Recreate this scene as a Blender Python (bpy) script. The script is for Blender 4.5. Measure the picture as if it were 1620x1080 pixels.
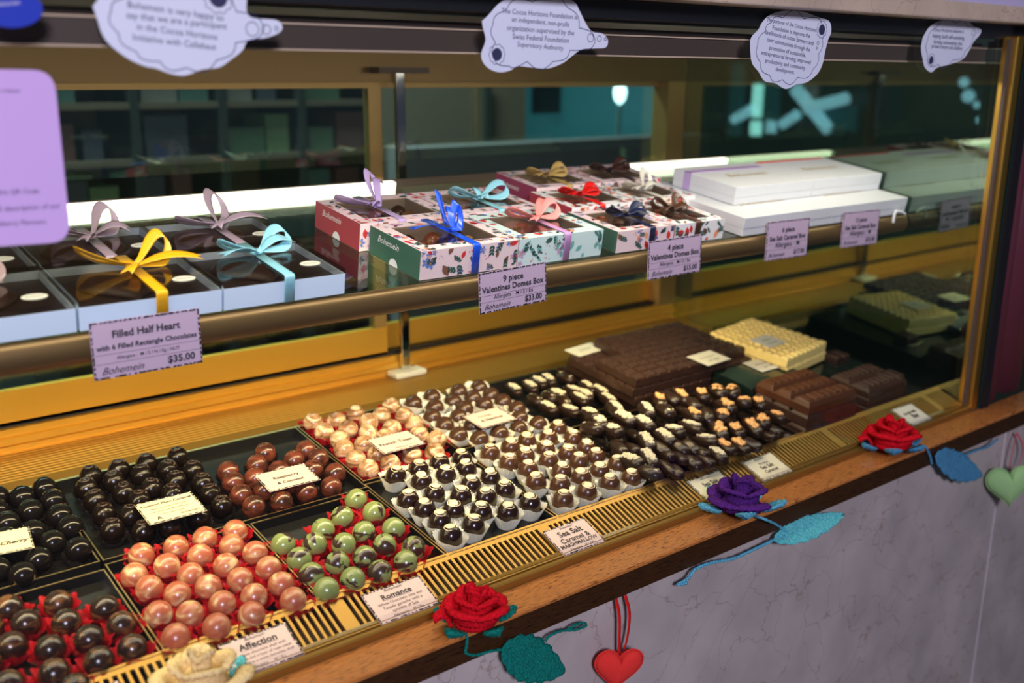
import bpy, bmesh, math, random
from mathutils import Vector, Matrix, noise
random.seed(7)
for o in list(bpy.data.objects): bpy.data.objects.remove(o)
S = bpy.context.scene
COL = S.collection
PI = math.pi

# ---------------------------------------------------------------- camera
CAM = Vector((0.0, -0.8125, 0.60))
R3 = ((0.7823689, 0.15498, -0.60322475), (-0.62277397, 0.205828, -0.75484264), (0.00717504, 0.96623808, 0.25755094))
FPX = 1615.294
cam = bpy.data.cameras.new('camera'); camo = bpy.data.objects.new('camera', cam); COL.objects.link(camo)
M4 = Matrix.Identity(4)
for i in range(3):
    for j in range(3): M4[i][j] = R3[i][j]
    M4[i][3] = CAM[i]
camo.matrix_world = M4
cam.sensor_width = 36.0; cam.lens = FPX / 1620 * 36
cam.clip_start = 0.05; cam.clip_end = 60
cam.dof.use_dof = True; cam.dof.focus_distance = 1.30; cam.dof.aperture_fstop = 3.2
S.camera = camo
S.view_settings.view_transform = 'Standard'; S.view_settings.look = 'None'
S.view_settings.gamma = 1.0; S.view_settings.use_curve_mapping = False
S.view_settings.exposure = 0.0

# ---------------------------------------------------------------- world + large lights
W = bpy.data.worlds.new('world'); S.world = W; W.use_nodes = True
bg = W.node_tree.nodes['Background']; bg.inputs[0].default_value = (0.55, 0.6, 0.85, 1); bg.inputs[1].default_value = 0.07
def area(name, loc, target, sx, sy, power, col, shape='RECTANGLE', spread=PI):
    l = bpy.data.lights.new(name, 'AREA'); l.shape = shape; l.size = sx; l.size_y = sy; l.energy = power; l.color = col; l.spread = spread
    o = bpy.data.objects.new(name, l); COL.objects.link(o); o.location = loc
    d = Vector(target) - Vector(loc)
    z = -d.normalized(); x = Vector((1, 0, 0)); x = (x - z * x.dot(z)).normalized(); y = z.cross(x)
    m = Matrix.Identity(4)
    for i in range(3): m[i][0] = x[i]; m[i][1] = y[i]; m[i][2] = z[i]; m[i][3] = loc[i]
    o.matrix_world = m
    return o
# daylight of the street window behind the customer
area('street_daylight', (-0.9, -3.0, 1.7), (0.8, 0.2, 0.1), 0.55, 0.55, 112, (0.84, 0.79, 1.0))
# tube under the case's top front rail
area('top_tube_light', (0.72, 0.135, 0.606), (0.72, 0.33, 0.0), 2.1, 0.030, 6.0, (1.0, 0.90, 0.72))
# tube behind the shelf's front rail
area('shelf_tube_light', (0.44, 0.246, 0.318), (0.44, 0.55, 0.0), 1.7, 0.016, 9.0, (1.0, 0.76, 0.40))
# unseen fill light added to brighten the shop behind
area('shop_fill_light', (0.6, 2.1, 2.4), (0.6, 2.6, 0), 2.5, 0.8, 190, (0.75, 0.95, 0.85))

# ---------------------------------------------------------------- projection helpers (a pixel of the photograph put on a known plane of the case)
def ray(px, py):
    c = Vector((px - 810.0, -(py - 540.0), -FPX))
    return Vector([sum(R3[i][j] * c[j] for j in range(3)) for i in range(3)]).normalized()
TRAY = (0.117, 0.0305, 7.3); SHELF = (0.22, 0.345, 8.6); LEDGE = (0, 0, 0); GRILL = (0.0486, 0.004, 21.0)
def P(px, py, plane, h=0.0):
    y0, z0, t = plane; t = math.tan(math.radians(t)); d = ray(px, py)
    s = (z0 + h - CAM.z + t * (CAM.y - y0)) / (d.z - t * d.y)
    return CAM + d * s
def PY(px, py, y): d = ray(px, py); return CAM + d * ((y - CAM.y) / d.y)
def on_plane(x, y, plane, h=0.0):
    return Vector((x, y, plane[1] + h + math.tan(math.radians(plane[2])) * (y - plane[0])))
def frame_mat(loc, tilt=0.0, yaw=0.0):
    return Matrix.Translation(loc) @ Matrix.Rotation(math.radians(tilt), 4, 'X') @ Matrix.Rotation(yaw, 4, 'Z')

# ---------------------------------------------------------------- materials
def newmat(name):
    m = bpy.data.materials.new(name); m.use_nodes = True
    return m, m.node_tree.nodes, m.node_tree.links, m.node_tree.nodes['Principled BSDF']
def pm(name, col, rough=0.5, metal=0.0, coat=0.0, spec=None, trans=0.0, emit=None, es=0.0, sss=0.0, bump=0, bscale=200, var=0.0, vscale=30):
    m, n, l, b = newmat(name)
    b.inputs['Base Color'].default_value = (*col, 1); b.inputs['Roughness'].default_value = rough; b.inputs['Metallic'].default_value = metal
    b.inputs['Coat Weight'].default_value = coat
    if spec is not None: b.inputs['Specular IOR Level'].default_value = spec
    if emit: b.inputs['Emission Color'].default_value = (*emit, 1); b.inputs['Emission Strength'].default_value = es
    if sss: b.inputs['Subsurface Weight'].default_value = sss; b.inputs['Subsurface Scale'].default_value = 0.004
    tc = n.new('ShaderNodeTexCoord')
    if bump:
        t = n.new('ShaderNodeTexNoise'); t.inputs['Scale'].default_value = bscale; l.new(tc.outputs['Object'], t.inputs['Vector'])
        bp = n.new('ShaderNodeBump'); bp.inputs['Strength'].default_value = bump; bp.inputs['Distance'].default_value = 0.002
        l.new(t.outputs['Fac'], bp.inputs['Height']); l.new(bp.outputs['Normal'], b.inputs['Normal'])
    if var:
        t = n.new('ShaderNodeTexNoise'); t.inputs['Scale'].default_value = vscale; l.new(tc.outputs['Object'], t.inputs['Vector'])
        r = n.new('ShaderNodeValToRGB'); r.color_ramp.elements[0].position = 0.3; r.color_ramp.elements[1].position = 0.7
        r.color_ramp.elements[0].color = (*[c * (1 - var) for c in col], 1); r.color_ramp.elements[1].color = (*[min(1, c * (1 + var)) for c in col], 1)
        l.new(t.outputs['Fac'], r.inputs['Fac']); l.new(r.outputs['Color'], b.inputs['Base Color'])
    return m
def glassmat(name, tint, refl_min, refl_max, rough=0.0, rcol=(1, 1, 1)):
    """clear sheet: see-through mixed with a mirror reflection that grows at grazing angles"""
    m = bpy.data.materials.new(name); m.use_nodes = True; n = m.node_tree.nodes; l = m.node_tree.links; n.clear()
    out = n.new('ShaderNodeOutputMaterial'); mix = n.new('ShaderNodeMixShader')
    tr = n.new('ShaderNodeBsdfTransparent'); tr.inputs[0].default_value = (*tint, 1)
    gl = n.new('ShaderNodeBsdfGlossy'); gl.inputs['Color'].default_value = (*rcol, 1); gl.inputs['Roughness'].default_value = rough
    lw = n.new('ShaderNodeLayerWeight'); lw.inputs['Blend'].default_value = 0.5
    pw = n.new('ShaderNodeMath'); pw.operation = 'POWER'; pw.inputs[1].default_value = 5.0; l.new(lw.outputs['Facing'], pw.inputs[0])
    mr = n.new('ShaderNodeMapRange'); mr.inputs['To Min'].default_value = refl_min; mr.inputs['To Max'].default_value = refl_max
    l.new(pw.outputs[0], mr.inputs['Value']); l.new(mr.outputs['Result'], mix.inputs['Fac'])
    l.new(tr.outputs[0], mix.inputs[1]); l.new(gl.outputs[0], mix.inputs[2]); l.new(mix.outputs[0], out.inputs[0])
    return m
def swirlmat(name, cols, scale=55, distort=2.5, rough=0.22, coat=0.4, squash=(1, 1, 2.2), sss=0.0, bands=False):
    """marbled chocolate shell, different on every piece; cols = [(pos, rgb), ...]"""
    m, n, l, b = newmat(name)
    tc = n.new('ShaderNodeTexCoord'); oi = n.new('ShaderNodeObjectInfo')
    cb = n.new('ShaderNodeCombineXYZ')
    mu = n.new('ShaderNodeMath'); mu.operation = 'MULTIPLY'; mu.inputs[1].default_value = 37.0; l.new(oi.outputs['Random'], mu.inputs[0])
    for k in range(3): l.new(mu.outputs[0], cb.inputs[k])
    mp = n.new('ShaderNodeMapping'); mp.inputs['Scale'].default_value = squash
    l.new(tc.outputs['Object'], mp.inputs['Vector']); l.new(cb.outputs[0], mp.inputs['Location']); l.new(cb.outputs[0], mp.inputs['Rotation'])
    t = n.new('ShaderNodeTexNoise'); t.inputs['Scale'].default_value = scale; t.inputs['Distortion'].default_value = distort; t.inputs['Detail'].default_value = 3
    l.new(mp.outputs[0], t.inputs['Vector'])
    r = n.new('ShaderNodeValToRGB'); e = r.color_ramp.elements
    e[0].position = cols[0][0]; e[0].color = (*cols[0][1], 1); e[1].position = cols[-1][0]; e[1].color = (*cols[-1][1], 1)
    for p, c in cols[1:-1]:
        x = e.new(p); x.color = (*c, 1)
    l.new(t.outputs['Fac'], r.inputs['Fac']); l.new(r.outputs['Color'], b.inputs['Base Color'])
    b.inputs['Roughness'].default_value = rough; b.inputs['Coat Weight'].default_value = coat; b.inputs['Coat Roughness'].default_value = 0.15
    return m
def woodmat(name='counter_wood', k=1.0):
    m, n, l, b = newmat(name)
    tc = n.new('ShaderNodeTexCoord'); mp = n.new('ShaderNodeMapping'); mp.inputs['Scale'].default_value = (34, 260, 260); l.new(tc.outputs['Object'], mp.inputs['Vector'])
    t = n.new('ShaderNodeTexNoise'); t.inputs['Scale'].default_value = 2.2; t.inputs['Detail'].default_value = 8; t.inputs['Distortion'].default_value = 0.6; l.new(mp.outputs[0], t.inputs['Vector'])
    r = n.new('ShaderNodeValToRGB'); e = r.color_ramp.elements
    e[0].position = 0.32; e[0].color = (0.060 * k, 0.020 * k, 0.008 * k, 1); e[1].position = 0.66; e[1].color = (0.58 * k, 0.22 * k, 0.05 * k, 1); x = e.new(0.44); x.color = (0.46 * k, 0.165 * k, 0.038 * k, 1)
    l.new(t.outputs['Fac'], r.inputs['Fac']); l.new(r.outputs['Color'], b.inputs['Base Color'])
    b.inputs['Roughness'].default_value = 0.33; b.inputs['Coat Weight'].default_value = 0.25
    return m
def marblemat(name, base, vein, veinw=0.03, scale=3.0):
    m, n, l, b = newmat(name)
    tc = n.new('ShaderNodeTexCoord')
    t0 = n.new('ShaderNodeTexNoise'); t0.inputs['Scale'].default_value = 4; t0.inputs['Detail'].default_value = 6; l.new(tc.outputs['Object'], t0.inputs['Vector'])
    mixv = n.new('ShaderNodeVectorMath'); mixv.operation = 'ADD'; l.new(tc.outputs['Object'], mixv.inputs[0])
    sc = n.new('ShaderNodeVectorMath'); sc.operation = 'SCALE'; sc.inputs['Scale'].default_value = 0.5; l.new(t0.outputs['Color'], sc.inputs[0]); l.new(sc.outputs[0], mixv.inputs[1])
    v = n.new('ShaderNodeTexVoronoi'); v.feature = 'DISTANCE_TO_EDGE'; v.inputs['Scale'].default_value = scale * 4; l.new(mixv.outputs[0], v.inputs['Vector'])
    r = n.new('ShaderNodeValToRGB'); e = r.color_ramp.elements; e[0].position = 0.0; e[0].color = (*vein, 1); e[1].position = veinw; e[1].color = (1, 1, 1, 1)
    l.new(v.outputs['Distance'], r.inputs['Fac'])
    t = n.new('ShaderNodeTexNoise'); t.inputs['Scale'].default_value = 9; t.inputs['Detail'].default_value = 9; l.new(tc.outputs['Object'], t.inputs['Vector'])
    r2 = n.new('ShaderNodeValToRGB'); e = r2.color_ramp.elements; e[0].position = 0.3; e[0].color = (*[c * 0.82 for c in base], 1); e[1].position = 0.7; e[1].color = (*[c * 1.12 for c in base], 1)
    l.new(t.outputs['Fac'], r2.inputs['Fac'])
    mx = n.new('ShaderNodeMix'); mx.data_type = 'RGBA'; mx.blend_type = 'MULTIPLY'; mx.inputs['Factor'].default_value = 0.6
    l.new(r2.outputs['Color'], mx.inputs['A']); l.new(r.outputs['Color'], mx.inputs['B']); l.new(mx.outputs['Result'], b.inputs['Base Color'])
    b.inputs['Roughness'].default_value = 0.35
    return m
def yarnmat(name, col, scale=420, dk=0.55):
    m, n, l, b = newmat(name)
    tc = n.new('ShaderNodeTexCoord')
    v = n.new('ShaderNodeTexVoronoi'); v.inputs['Scale'].default_value = scale; l.new(tc.outputs['Object'], v.inputs['Vector'])
    bp = n.new('ShaderNodeBump'); bp.inputs['Strength'].default_value = 1.0; bp.inputs['Distance'].default_value = 0.0012; bp.invert = True
    l.new(v.outputs['Distance'], bp.inputs['Height']); l.new(bp.outputs['Normal'], b.inputs['Normal'])
    r = n.new('ShaderNodeValToRGB'); e = r.color_ramp.elements; e[0].position = 0.0; e[0].color = (*[min(1, c * 1.15) for c in col], 1); e[1].position = 0.75; e[1].color = (*[c * dk for c in col], 1)
    l.new(v.outputs['Distance'], r.inputs['Fac']); l.new(r.outputs['Color'], b.inputs['Base Color'])
    b.inputs['Roughness'].default_value = 0.95; b.inputs['Specular IOR Level'].default_value = 0.1
    return m

M = {}
M['gold'] = pm('gold_anodised_metal', (0.84, 0.50, 0.09), 0.34, 1.0)
M['goldmatte'] = pm('matt_gold_metal', (0.84, 0.48, 0.07), 0.42, 0.8)
M['grillegold'] = pm('worn_brass_grille', (0.36, 0.205, 0.045), 0.38, 0.75)
M['goldedge'] = pm('thin_brass', (0.85, 0.6, 0.28), 0.28, 1.0)
M['bronze'] = pm('bronze_rail', (0.17, 0.105, 0.040), 0.38, 0.6)
M['stile'] = pm('dimmed_olive_brass', (0.36, 0.23, 0.085), 0.42, 0.5)  # olive brass, colour darkened because less light falls on the upper rear frame
M['paleedge'] = pm('pale_brass_beading', (0.85, 0.62, 0.42), 0.45, 0.2); M['ribgold'] = pm('brown_gold_ribs', (0.50, 0.28, 0.05), 0.42, 0.8)
M['chrome'] = pm('polished_chrome', (0.7, 0.72, 0.72), 0.08, 1.0)
M['black'] = pm('black_paint', (0.006, 0.006, 0.008), 0.6)
M['darkbrown'] = pm('dark_brown_metal', (0.085, 0.058, 0.042), 0.5)
M['traydark'] = pm('black_tray_plastic', (0.010, 0.010, 0.009), 0.22)
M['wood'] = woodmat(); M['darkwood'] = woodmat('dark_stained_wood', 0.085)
M['marble'] = marblemat('grey_marble', (0.45, 0.40, 0.375), (0.55, 0.36, 0.26), 0.014, 2.6)
M['lintel'] = marblemat('cream_marble', (0.66, 0.52, 0.38), (0.3, 0.22, 0.18), 0.012, 3.5)
M['grout'] = pm('white_grout', (0.75, 0.74, 0.76), 0.9)
M['front_glass'] = glassmat('clear_front_glass', (0.95, 0.97, 0.98), 0.022, 0.7)
M['end_glass'] = glassmat('green_tinted_end_glass', (0.52, 0.68, 0.62), 0.38, 1.0, 0.0, (0.54, 0.68, 0.52))
M['door_glass'] = glassmat('green_tinted_door_glass', (0.80, 0.88, 0.84), 0.16, 1.0, 0.0, (0.6, 0.85, 0.65))
M['shelf_glass'] = glassmat('shelf_glass', (0.80, 0.90, 0.84), 0.05, 1.0, 0.0)
M['lid'] = glassmat('clear_plastic_lid', (0.86, 0.84, 0.80), 0.05, 0.9, 0.08)
M['cardwhite'] = pm('white_card', (0.80, 0.80, 0.80), 0.6)
M['boxwhite'] = pm('white_box_card', (0.66, 0.67, 0.68), 0.5)
M['boxblue'] = pm('pale_blue_card', (0.60, 0.74, 0.90), 0.5); M['kraft'] = pm('beige_inner_card', (0.42, 0.33, 0.27), 0.6); M['insert'] = pm('dark_brown_insert', (0.03, 0.016, 0.011), 0.4)
M['cream'] = pm('cream_sticker', (0.70, 0.68, 0.54), 0.5)
M['pinkcard'] = pm('pale_pink_card', (0.70, 0.52, 0.44), 0.6)
M['lilaccard'] = pm('pale_lilac_card', (0.50, 0.37, 0.50), 0.55)
M['ivorycard'] = pm('ivory_card', (0.68, 0.62, 0.42), 0.6)
M['ink'] = pm('black_ink', (0.012, 0.010, 0.012), 0.7)
M['navyink'] = pm('navy_ink', (0.03, 0.035, 0.10), 0.7)
M['greyink'] = pm('grey_ink', (0.20, 0.16, 0.17), 0.7)
M['goldink'] = pm('gold_ink', (0.45, 0.30, 0.07), 0.5)
M['whiteink'] = pm('white_ink', (0.85, 0.83, 0.80), 0.6)
M['stickerwhite'] = pm('white_vinyl', (0.80, 0.85, 0.97), 0.5)
M['placard'] = pm('lilac_placard', (0.72, 0.48, 0.88), 0.5)
M['bluestick'] = pm('royal_blue_vinyl', (0.02, 0.05, 0.5), 0.4)
M['papercup'] = pm('white_pleated_paper', (0.93, 0.88, 0.66), 0.75, sss=0.0)
M['redcup'] = pm('red_foil_paper', (0.42, 0.005, 0.010), 0.45)
M['darkcup'] = pm('dark_brown_paper', (0.012, 0.007, 0.005), 0.6)
M['dark'] = pm('dark_chocolate', (0.014, 0.007, 0.005), 0.2, spec=0.4)
M['darkcurl'] = pm('dark_chocolate_rough', (0.007, 0.004, 0.003), 0.2, spec=0.3, bump=0.3, bscale=200)
M['cherry'] = pm('black_chocolate', (0.006, 0.005, 0.005), 0.15, spec=0.3)
M['milk'] = pm('milk_chocolate', (0.062, 0.023, 0.010), 0.24, spec=0.5)
M['hazel'] = pm('mid_milk_chocolate', (0.056, 0.023, 0.011), 0.24, spec=0.5)
M['darkswirlbase'] = pm('dark_shell', (0.016, 0.006, 0.005), 0.2, spec=0.45)
M['whitechoc'] = pm('white_chocolate', (0.86, 0.70, 0.42), 0.42)
M['slabdark'] = pm('dark_slab_chocolate', (0.044, 0.019, 0.011), 0.38, var=0.2, vscale=60)
M['slabdarker'] = pm('darker_slab_chocolate', (0.030, 0.013, 0.009), 0.38, var=0.2, vscale=60)
M['slabmilk'] = pm('milk_slab_chocolate', (0.080, 0.028, 0.011), 0.28, var=0.15, vscale=40)
M['slabwhite'] = pm('white_slab_chocolate', (0.86, 0.64, 0.20), 0.5, var=0.06, vscale=90)
M['enrobed'] = pm('enrobed_dark_chocolate', (0.020, 0.009, 0.005), 0.28, spec=0.4, bump=0.2, bscale=120)
M['salt'] = pm('salt_flakes', (0.66, 0.58, 0.38), 0.8, bump=1.0, bscale=900, var=0.25, vscale=400)
M['walnut'] = pm('walnut_pieces', (0.70, 0.36, 0.12), 0.6, bump=1.0, bscale=500, var=0.4, vscale=250)
M['peach'] = swirlmat('peach_pearl_shell', [(0.30, (0.37, 0.078, 0.035)), (0.50, (0.37, 0.11, 0.055)), (0.60, (0.46, 0.22, 0.10)), (0.68, (0.64, 0.46, 0.23))], 28, 1.8, 0.30, 0.3)
M['green'] = swirlmat('green_marbled_shell', [(0.0, (0.16, 0.205, 0.055)), (0.53, (0.22, 0.27, 0.085)), (0.57, (0.04, 0.022, 0.015)), (0.70, (0.04, 0.02, 0.015))], 26, 1.6, 0.24, 0.4, (1, 1, 1.3))
M['french'] = swirlmat('beige_marbled_shell', [(0.36, (0.17, 0.075, 0.03)), (0.46, (0.34, 0.18, 0.09)), (0.55, (0.52, 0.32, 0.17)), (0.66, (0.78, 0.62, 0.38))], 20, 2.2, 0.26, 0.3, (1, 1, 2.6))
M['rasp'] = swirlmat('red_brown_shell', [(0.34, (0.030, 0.011, 0.007)), (0.5, (0.090, 0.022, 0.012)), (0.68, (0.17, 0.038, 0.018))], 40, 1.5, 0.24, 0.15)
M['lowdark'] = swirlmat('dark_bronze_swirl_shell', [(0.40, (0.016, 0.009, 0.007)), (0.55, (0.028, 0.012, 0.008)), (0.68, (0.13, 0.055, 0.018))], 30, 2.2, 0.20, 0.05)
M['yarnred'] = yarnmat('red_yarn', (0.85, 0.008, 0.022)); M['yarnpurple'] = yarnmat('purple_yarn', (0.115, 0.025, 0.24))
M['yarncream'] = yarnmat('cream_yarn', (1.0, 0.72, 0.34), 420, 0.8); M['yarngreen'] = yarnmat('green_yarn', (0.008, 0.24, 0.19))
M['yarnblue'] = yarnmat('sky_blue_yarn', (0.16, 0.60, 0.80)); M['yarnteal'] = yarnmat('aqua_yarn', (0.16, 0.72, 0.74)); M['yarnslate'] = yarnmat('slate_blue_yarn', (0.10, 0.36, 0.58))
M['feltred'] = pm('red_felt', (0.80, 0.028, 0.020), 0.9, bump=0.5, bscale=700); M['feltgreen'] = pm('pale_green_felt', (0.32, 0.56, 0.22), 0.9, bump=0.5, bscale=700)
def rib(name, c, r=0.28): return pm(name, c, r, coat=0.1)
M['r_yellow'] = rib('yellow_satin', (0.90, 0.46, 0.012)); M['r_sky'] = rib('sky_blue_satin', (0.28, 0.62, 0.70)); M['r_lilac'] = rib('grey_lilac_satin', (0.42, 0.31, 0.36))
M['r_royal'] = rib('royal_blue_satin', (0.012, 0.09, 0.72)); M['r_coral'] = rib('coral_satin', (0.92, 0.28, 0.25)); M['r_mauve'] = rib('mauve_satin', (0.50, 0.36, 0.62))
M['r_orchid'] = rib('orchid_satin', (0.62, 0.33, 0.62)); M['r_navy'] = rib('navy_satin', (0.015, 0.02, 0.06)); M['r_red'] = rib('red_satin', (0.75, 0.012, 0.010)); M['r_brown'] = rib('brown_satin', (0.085, 0.035, 0.018))
M['r_gold'] = rib('gold_satin', (0.50, 0.33, 0.10)); M['r_silver'] = rib('ivory_satin', (0.72, 0.68, 0.56)); M['r_white'] = rib('white_satin', (0.8, 0.8, 0.76)); M['r_dkbrown'] = rib('dark_brown_satin', (0.05, 0.018, 0.014))
M['r_pinkgrey'] = rib('dusty_pink_satin', (0.40, 0.28, 0.27)); M['r_scarlet'] = rib('scarlet_ribbon', (0.75, 0.01, 0.03))
M['sleeve_green'] = pm('bottle_green_card', (0.045, 0.13, 0.085), 0.5); M['sleeve_red'] = pm('raspberry_red_card', (0.42, 0.045, 0.065), 0.5); M['sleeve_mag'] = pm('magenta_card', (0.30, 0.03, 0.09), 0.5)
M['floral_bg'] = pm('pink_floral_card', (0.80, 0.62, 0.62), 0.5); M['floral_mint'] = pm('mint_floral_card', (0.60, 0.76, 0.72), 0.5); M['floral_white'] = pm('white_floral_card', (0.82, 0.80, 0.78), 0.5)
M['p_red'] = pm('print_red', (0.62, 0.03, 0.025), 0.5); M['p_blue'] = pm('print_blue', (0.12, 0.22, 0.55), 0.5); M['p_green'] = pm('print_green', (0.035, 0.10, 0.075), 0.5)
M['p_teal'] = pm('print_teal', (0.16, 0.42, 0.36), 0.5); M['p_brown'] = pm('print_brown', (0.20, 0.09, 0.05), 0.5); M['p_peach'] = pm('print_peach', (0.85, 0.30, 0.14), 0.5); M['p_lilac'] = pm('print_lilac', (0.52, 0.33, 0.50), 0.5)
M['p_ochre'] = pm('print_ochre', (0.70, 0.42, 0.08), 0.5)
M['tubeglow'] = pm('glowing_tube', (1, 1, 1), 0.5, emit=(1.0, 0.92, 0.70), es=2.4)
M['gutter'] = pm('dark_green_steel', (0.012, 0.022, 0.018), 0.55)
M['maroon'] = pm('maroon_leather', (0.13, 0.030, 0.045), 0.4); M['dkgreen'] = pm('dark_green_paint', (0.010, 0.055, 0.045), 0.5)
M['shopwall'] = pm('dim_shop_wall', (0.20, 0.15, 0.11), 0.8); M['shopdark'] = pm('dark_shop_wall', (0.035, 0.045, 0.042), 0.8); M['floor'] = pm('shop_floor', (0.10, 0.08, 0.07), 0.6)
M['plaster'] = pm('lilac_plaster', (0.55, 0.5, 0.72), 0.7)

# ---------------------------------------------------------------- mesh helpers
def link_mesh(name, me, mats, parent=None, matrix=None, smooth=False):
    if not isinstance(mats, (list, tuple)): mats = [mats]
    if not me.materials:
        for m in mats: me.materials.append(M[m] if isinstance(m, str) else m)
    if smooth:
        for p in me.polygons: p.use_smooth = True
    o = bpy.data.objects.new(name, me); COL.objects.link(o)
    if parent: o.parent = parent
    if matrix is not None: o.matrix_local = matrix
    return o
def obj(name, bm, mats, parent=None, matrix=None, smooth=False):
    bmesh.ops.recalc_face_normals(bm, faces=bm.faces)
    me = bpy.data.meshes.new(name); bm.to_mesh(me); bm.free()
    return link_mesh(name, me, mats, parent, matrix, smooth)
def empty(name, loc=(0, 0, 0), matrix=None):
    o = bpy.data.objects.new(name, None); o.empty_display_size = 0.02; COL.objects.link(o)
    if matrix is not None: o.matrix_world = matrix
    else: o.location = loc
    return o
def tag(o, label, cat, group=None, kind=None):
    o['label'] = label; o['category'] = cat
    if group: o['group'] = group
    if kind: o['kind'] = kind
    return o
def struct(o): o['kind'] = 'structure'; return o
def copy_tree(o, matrix, parent=None):
    c = o.copy(); COL.objects.link(c); c.parent = parent
    if parent is None: c.matrix_world = matrix
    for ch in list(o.children): copy_tree(ch, None, c)
    return c
def box(bm, x0, x1, y0, y1, z0, z1, mi=0, mat=None):
    vs = [bm.verts.new(v) for v in ((x0, y0, z0), (x1, y0, z0), (x1, y1, z0), (x0, y1, z0), (x0, y0, z1), (x1, y0, z1), (x1, y1, z1), (x0, y1, z1))]
    if mat is not None:
        for v in vs: v.co = mat @ v.co
    for q in ((3, 2, 1, 0), (4, 5, 6, 7), (0, 1, 5, 4), (1, 2, 6, 5), (2, 3, 7, 6), (3, 0, 4, 7)):
        f = bm.faces.new([vs[i] for i in q]); f.material_index = mi
    return vs
def bevel_mod(o, w, seg=2):
    m = o.modifiers.new('bevel', 'BEVEL'); m.width = w; m.segments = seg; m.limit_method = 'ANGLE'; return o
def extrude_x(bm, prof, x0, x1, mi=0, closed=True):
    a = [bm.verts.new((x0, y, z)) for y, z in prof]; b = [bm.verts.new((x1, y, z)) for y, z in prof]
    n = len(prof)
    for i in range(n if closed else n - 1):
        f = bm.faces.new((a[i], a[(i + 1) % n], b[(i + 1) % n], b[i])); f.material_index = mi
    if closed:
        bm.faces.new(a[::-1]).material_index = mi; bm.faces.new(b).material_index = mi
def lathe(bm, prof, seg=24, mi=0, cx=0, cy=0, fn=None):
    rings = []
    for r, z in prof:
        if r < 1e-6: rings.append([bm.verts.new((cx, cy, z))]); continue
        ring = []
        for k in range(seg):
            a = 2 * PI * k / seg; rr, zz = (fn(r, z, a) if fn else (r, z))
            ring.append(bm.verts.new((cx + rr * math.cos(a), cy + rr * math.sin(a), zz)))
        rings.append(ring)
    for p, q in zip(rings, rings[1:]):
        for k in range(seg):
            k2 = (k + 1) % seg
            if len(p) == 1 and len(q) == 1: continue
            if len(p) == 1: f = bm.faces.new((p[0], q[k], q[k2]))
            elif len(q) == 1: f = bm.faces.new((p[k], p[k2], q[0]))
            else: f = bm.faces.new((p[k], p[k2], q[k2], q[k]))
            f.material_index = mi
def tube(bm, pts, r, seg=8, mi=0, radii=None):
    pts = [Vector(p) for p in pts]; n = len(pts); rings = []; ref = Vector((0, 0, 1))
    for i, p in enumerate(pts):
        t = (pts[min(i + 1, n - 1)] - pts[max(i - 1, 0)]).normalized()
        if abs(t.dot(ref)) > 0.95: ref = Vector((0, 1, 0)) if abs(t.y) < 0.9 else Vector((1, 0, 0))
        a = t.cross(ref).normalized(); b = t.cross(a).normalized(); rr = radii[i] if radii else r
        rings.append([bm.verts.new(p + a * math.cos(2 * PI * k / seg) * rr + b * math.sin(2 * PI * k / seg) * rr) for k in range(seg)])
    for p, q in zip(rings, rings[1:]):
        for k in range(seg):
            f = bm.faces.new((p[k], p[(k + 1) % seg], q[(k + 1) % seg], q[k])); f.material_index = mi
    bm.faces.new(rings[0][::-1]).material_index = mi; bm.faces.new(rings[-1]).material_index = mi
def smooth_path(pts, n=8):
    pts = [Vector(p) for p in pts]; out = []
    for i in range(len(pts) - 1):
        p0 = pts[max(i - 1, 0)]; p1 = pts[i]; p2 = pts[i + 1]; p3 = pts[min(i + 2, len(pts) - 1)]
        for k in range(n):
            t = k / n
            out.append(0.5 * ((2 * p1) + (p2 - p0) * t + (2 * p0 - 5 * p1 + 4 * p2 - p3) * t * t + (3 * p1 - p0 - 3 * p2 + p3) * t ** 3))
    out.append(pts[-1]); return out
def polyplate(bm, pts, thick_dir, mi=0):
    a = [bm.verts.new(p) for p in pts]; b = [bm.verts.new(Vector(p) + Vector(thick_dir)) for p in pts]
    bm.faces.new(a).material_index = mi; bm.faces.new(b[::-1]).material_index = mi
    n = len(pts)
    for i in range(n): bm.faces.new((a[i], b[i], b[(i + 1) % n], a[(i + 1) % n])).material_index = mi
def flatpoly(bm, pts, mi=0):
    f = bm.faces.new([bm.verts.new(p) for p in pts]); f.material_index = mi; return f

_tc = {}
def text_geo(txt, bold, shear):
    k = (txt, bold, shear)
    if k in _tc: return _tc[k]
    c = bpy.data.curves.new('t', 'FONT'); c.body = txt; c.offset = bold; c.shear = shear; c.resolution_u = 2
    o = bpy.data.objects.new('t', c); COL.objects.link(o)
    bpy.context.view_layer.update()
    dg = bpy.context.evaluated_depsgraph_get(); me = o.evaluated_get(dg).to_mesh()
    vs = [(v.co.x, v.co.y) for v in me.vertices]; fs = [list(p.vertices) for p in me.polygons]
    o.evaluated_get(dg).to_mesh_clear()
    bpy.data.objects.remove(o); bpy.data.curves.remove(c)
    x0 = min(v[0] for v in vs); x1 = max(v[0] for v in vs)
    _tc[k] = ([(a - x0, b) for a, b in vs], fs, x1 - x0); return _tc[k]
def put_text(bm, txt, u, v, width=None, size=None, align='C', bold=0.0, shear=0.0, mi=0, lift=0.0003, fn=None, sy=1.0):
    """write into a card's own plane (x right, y up, z out)"""
    vs, fs, w = text_geo(txt, bold, shear)
    s = width / w if width else size
    ww = w * s; ox = u - (ww / 2 if align == 'C' else ww if align == 'R' else 0)
    nv = []
    for a, b in vs:
        p = Vector((ox + a * s, v + b * s * sy, lift)); nv.append(bm.verts.new(fn(p) if fn else p))
    for f in fs:
        try: bm.faces.new([nv[i] for i in f]).material_index = mi
        except ValueError: pass
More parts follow.
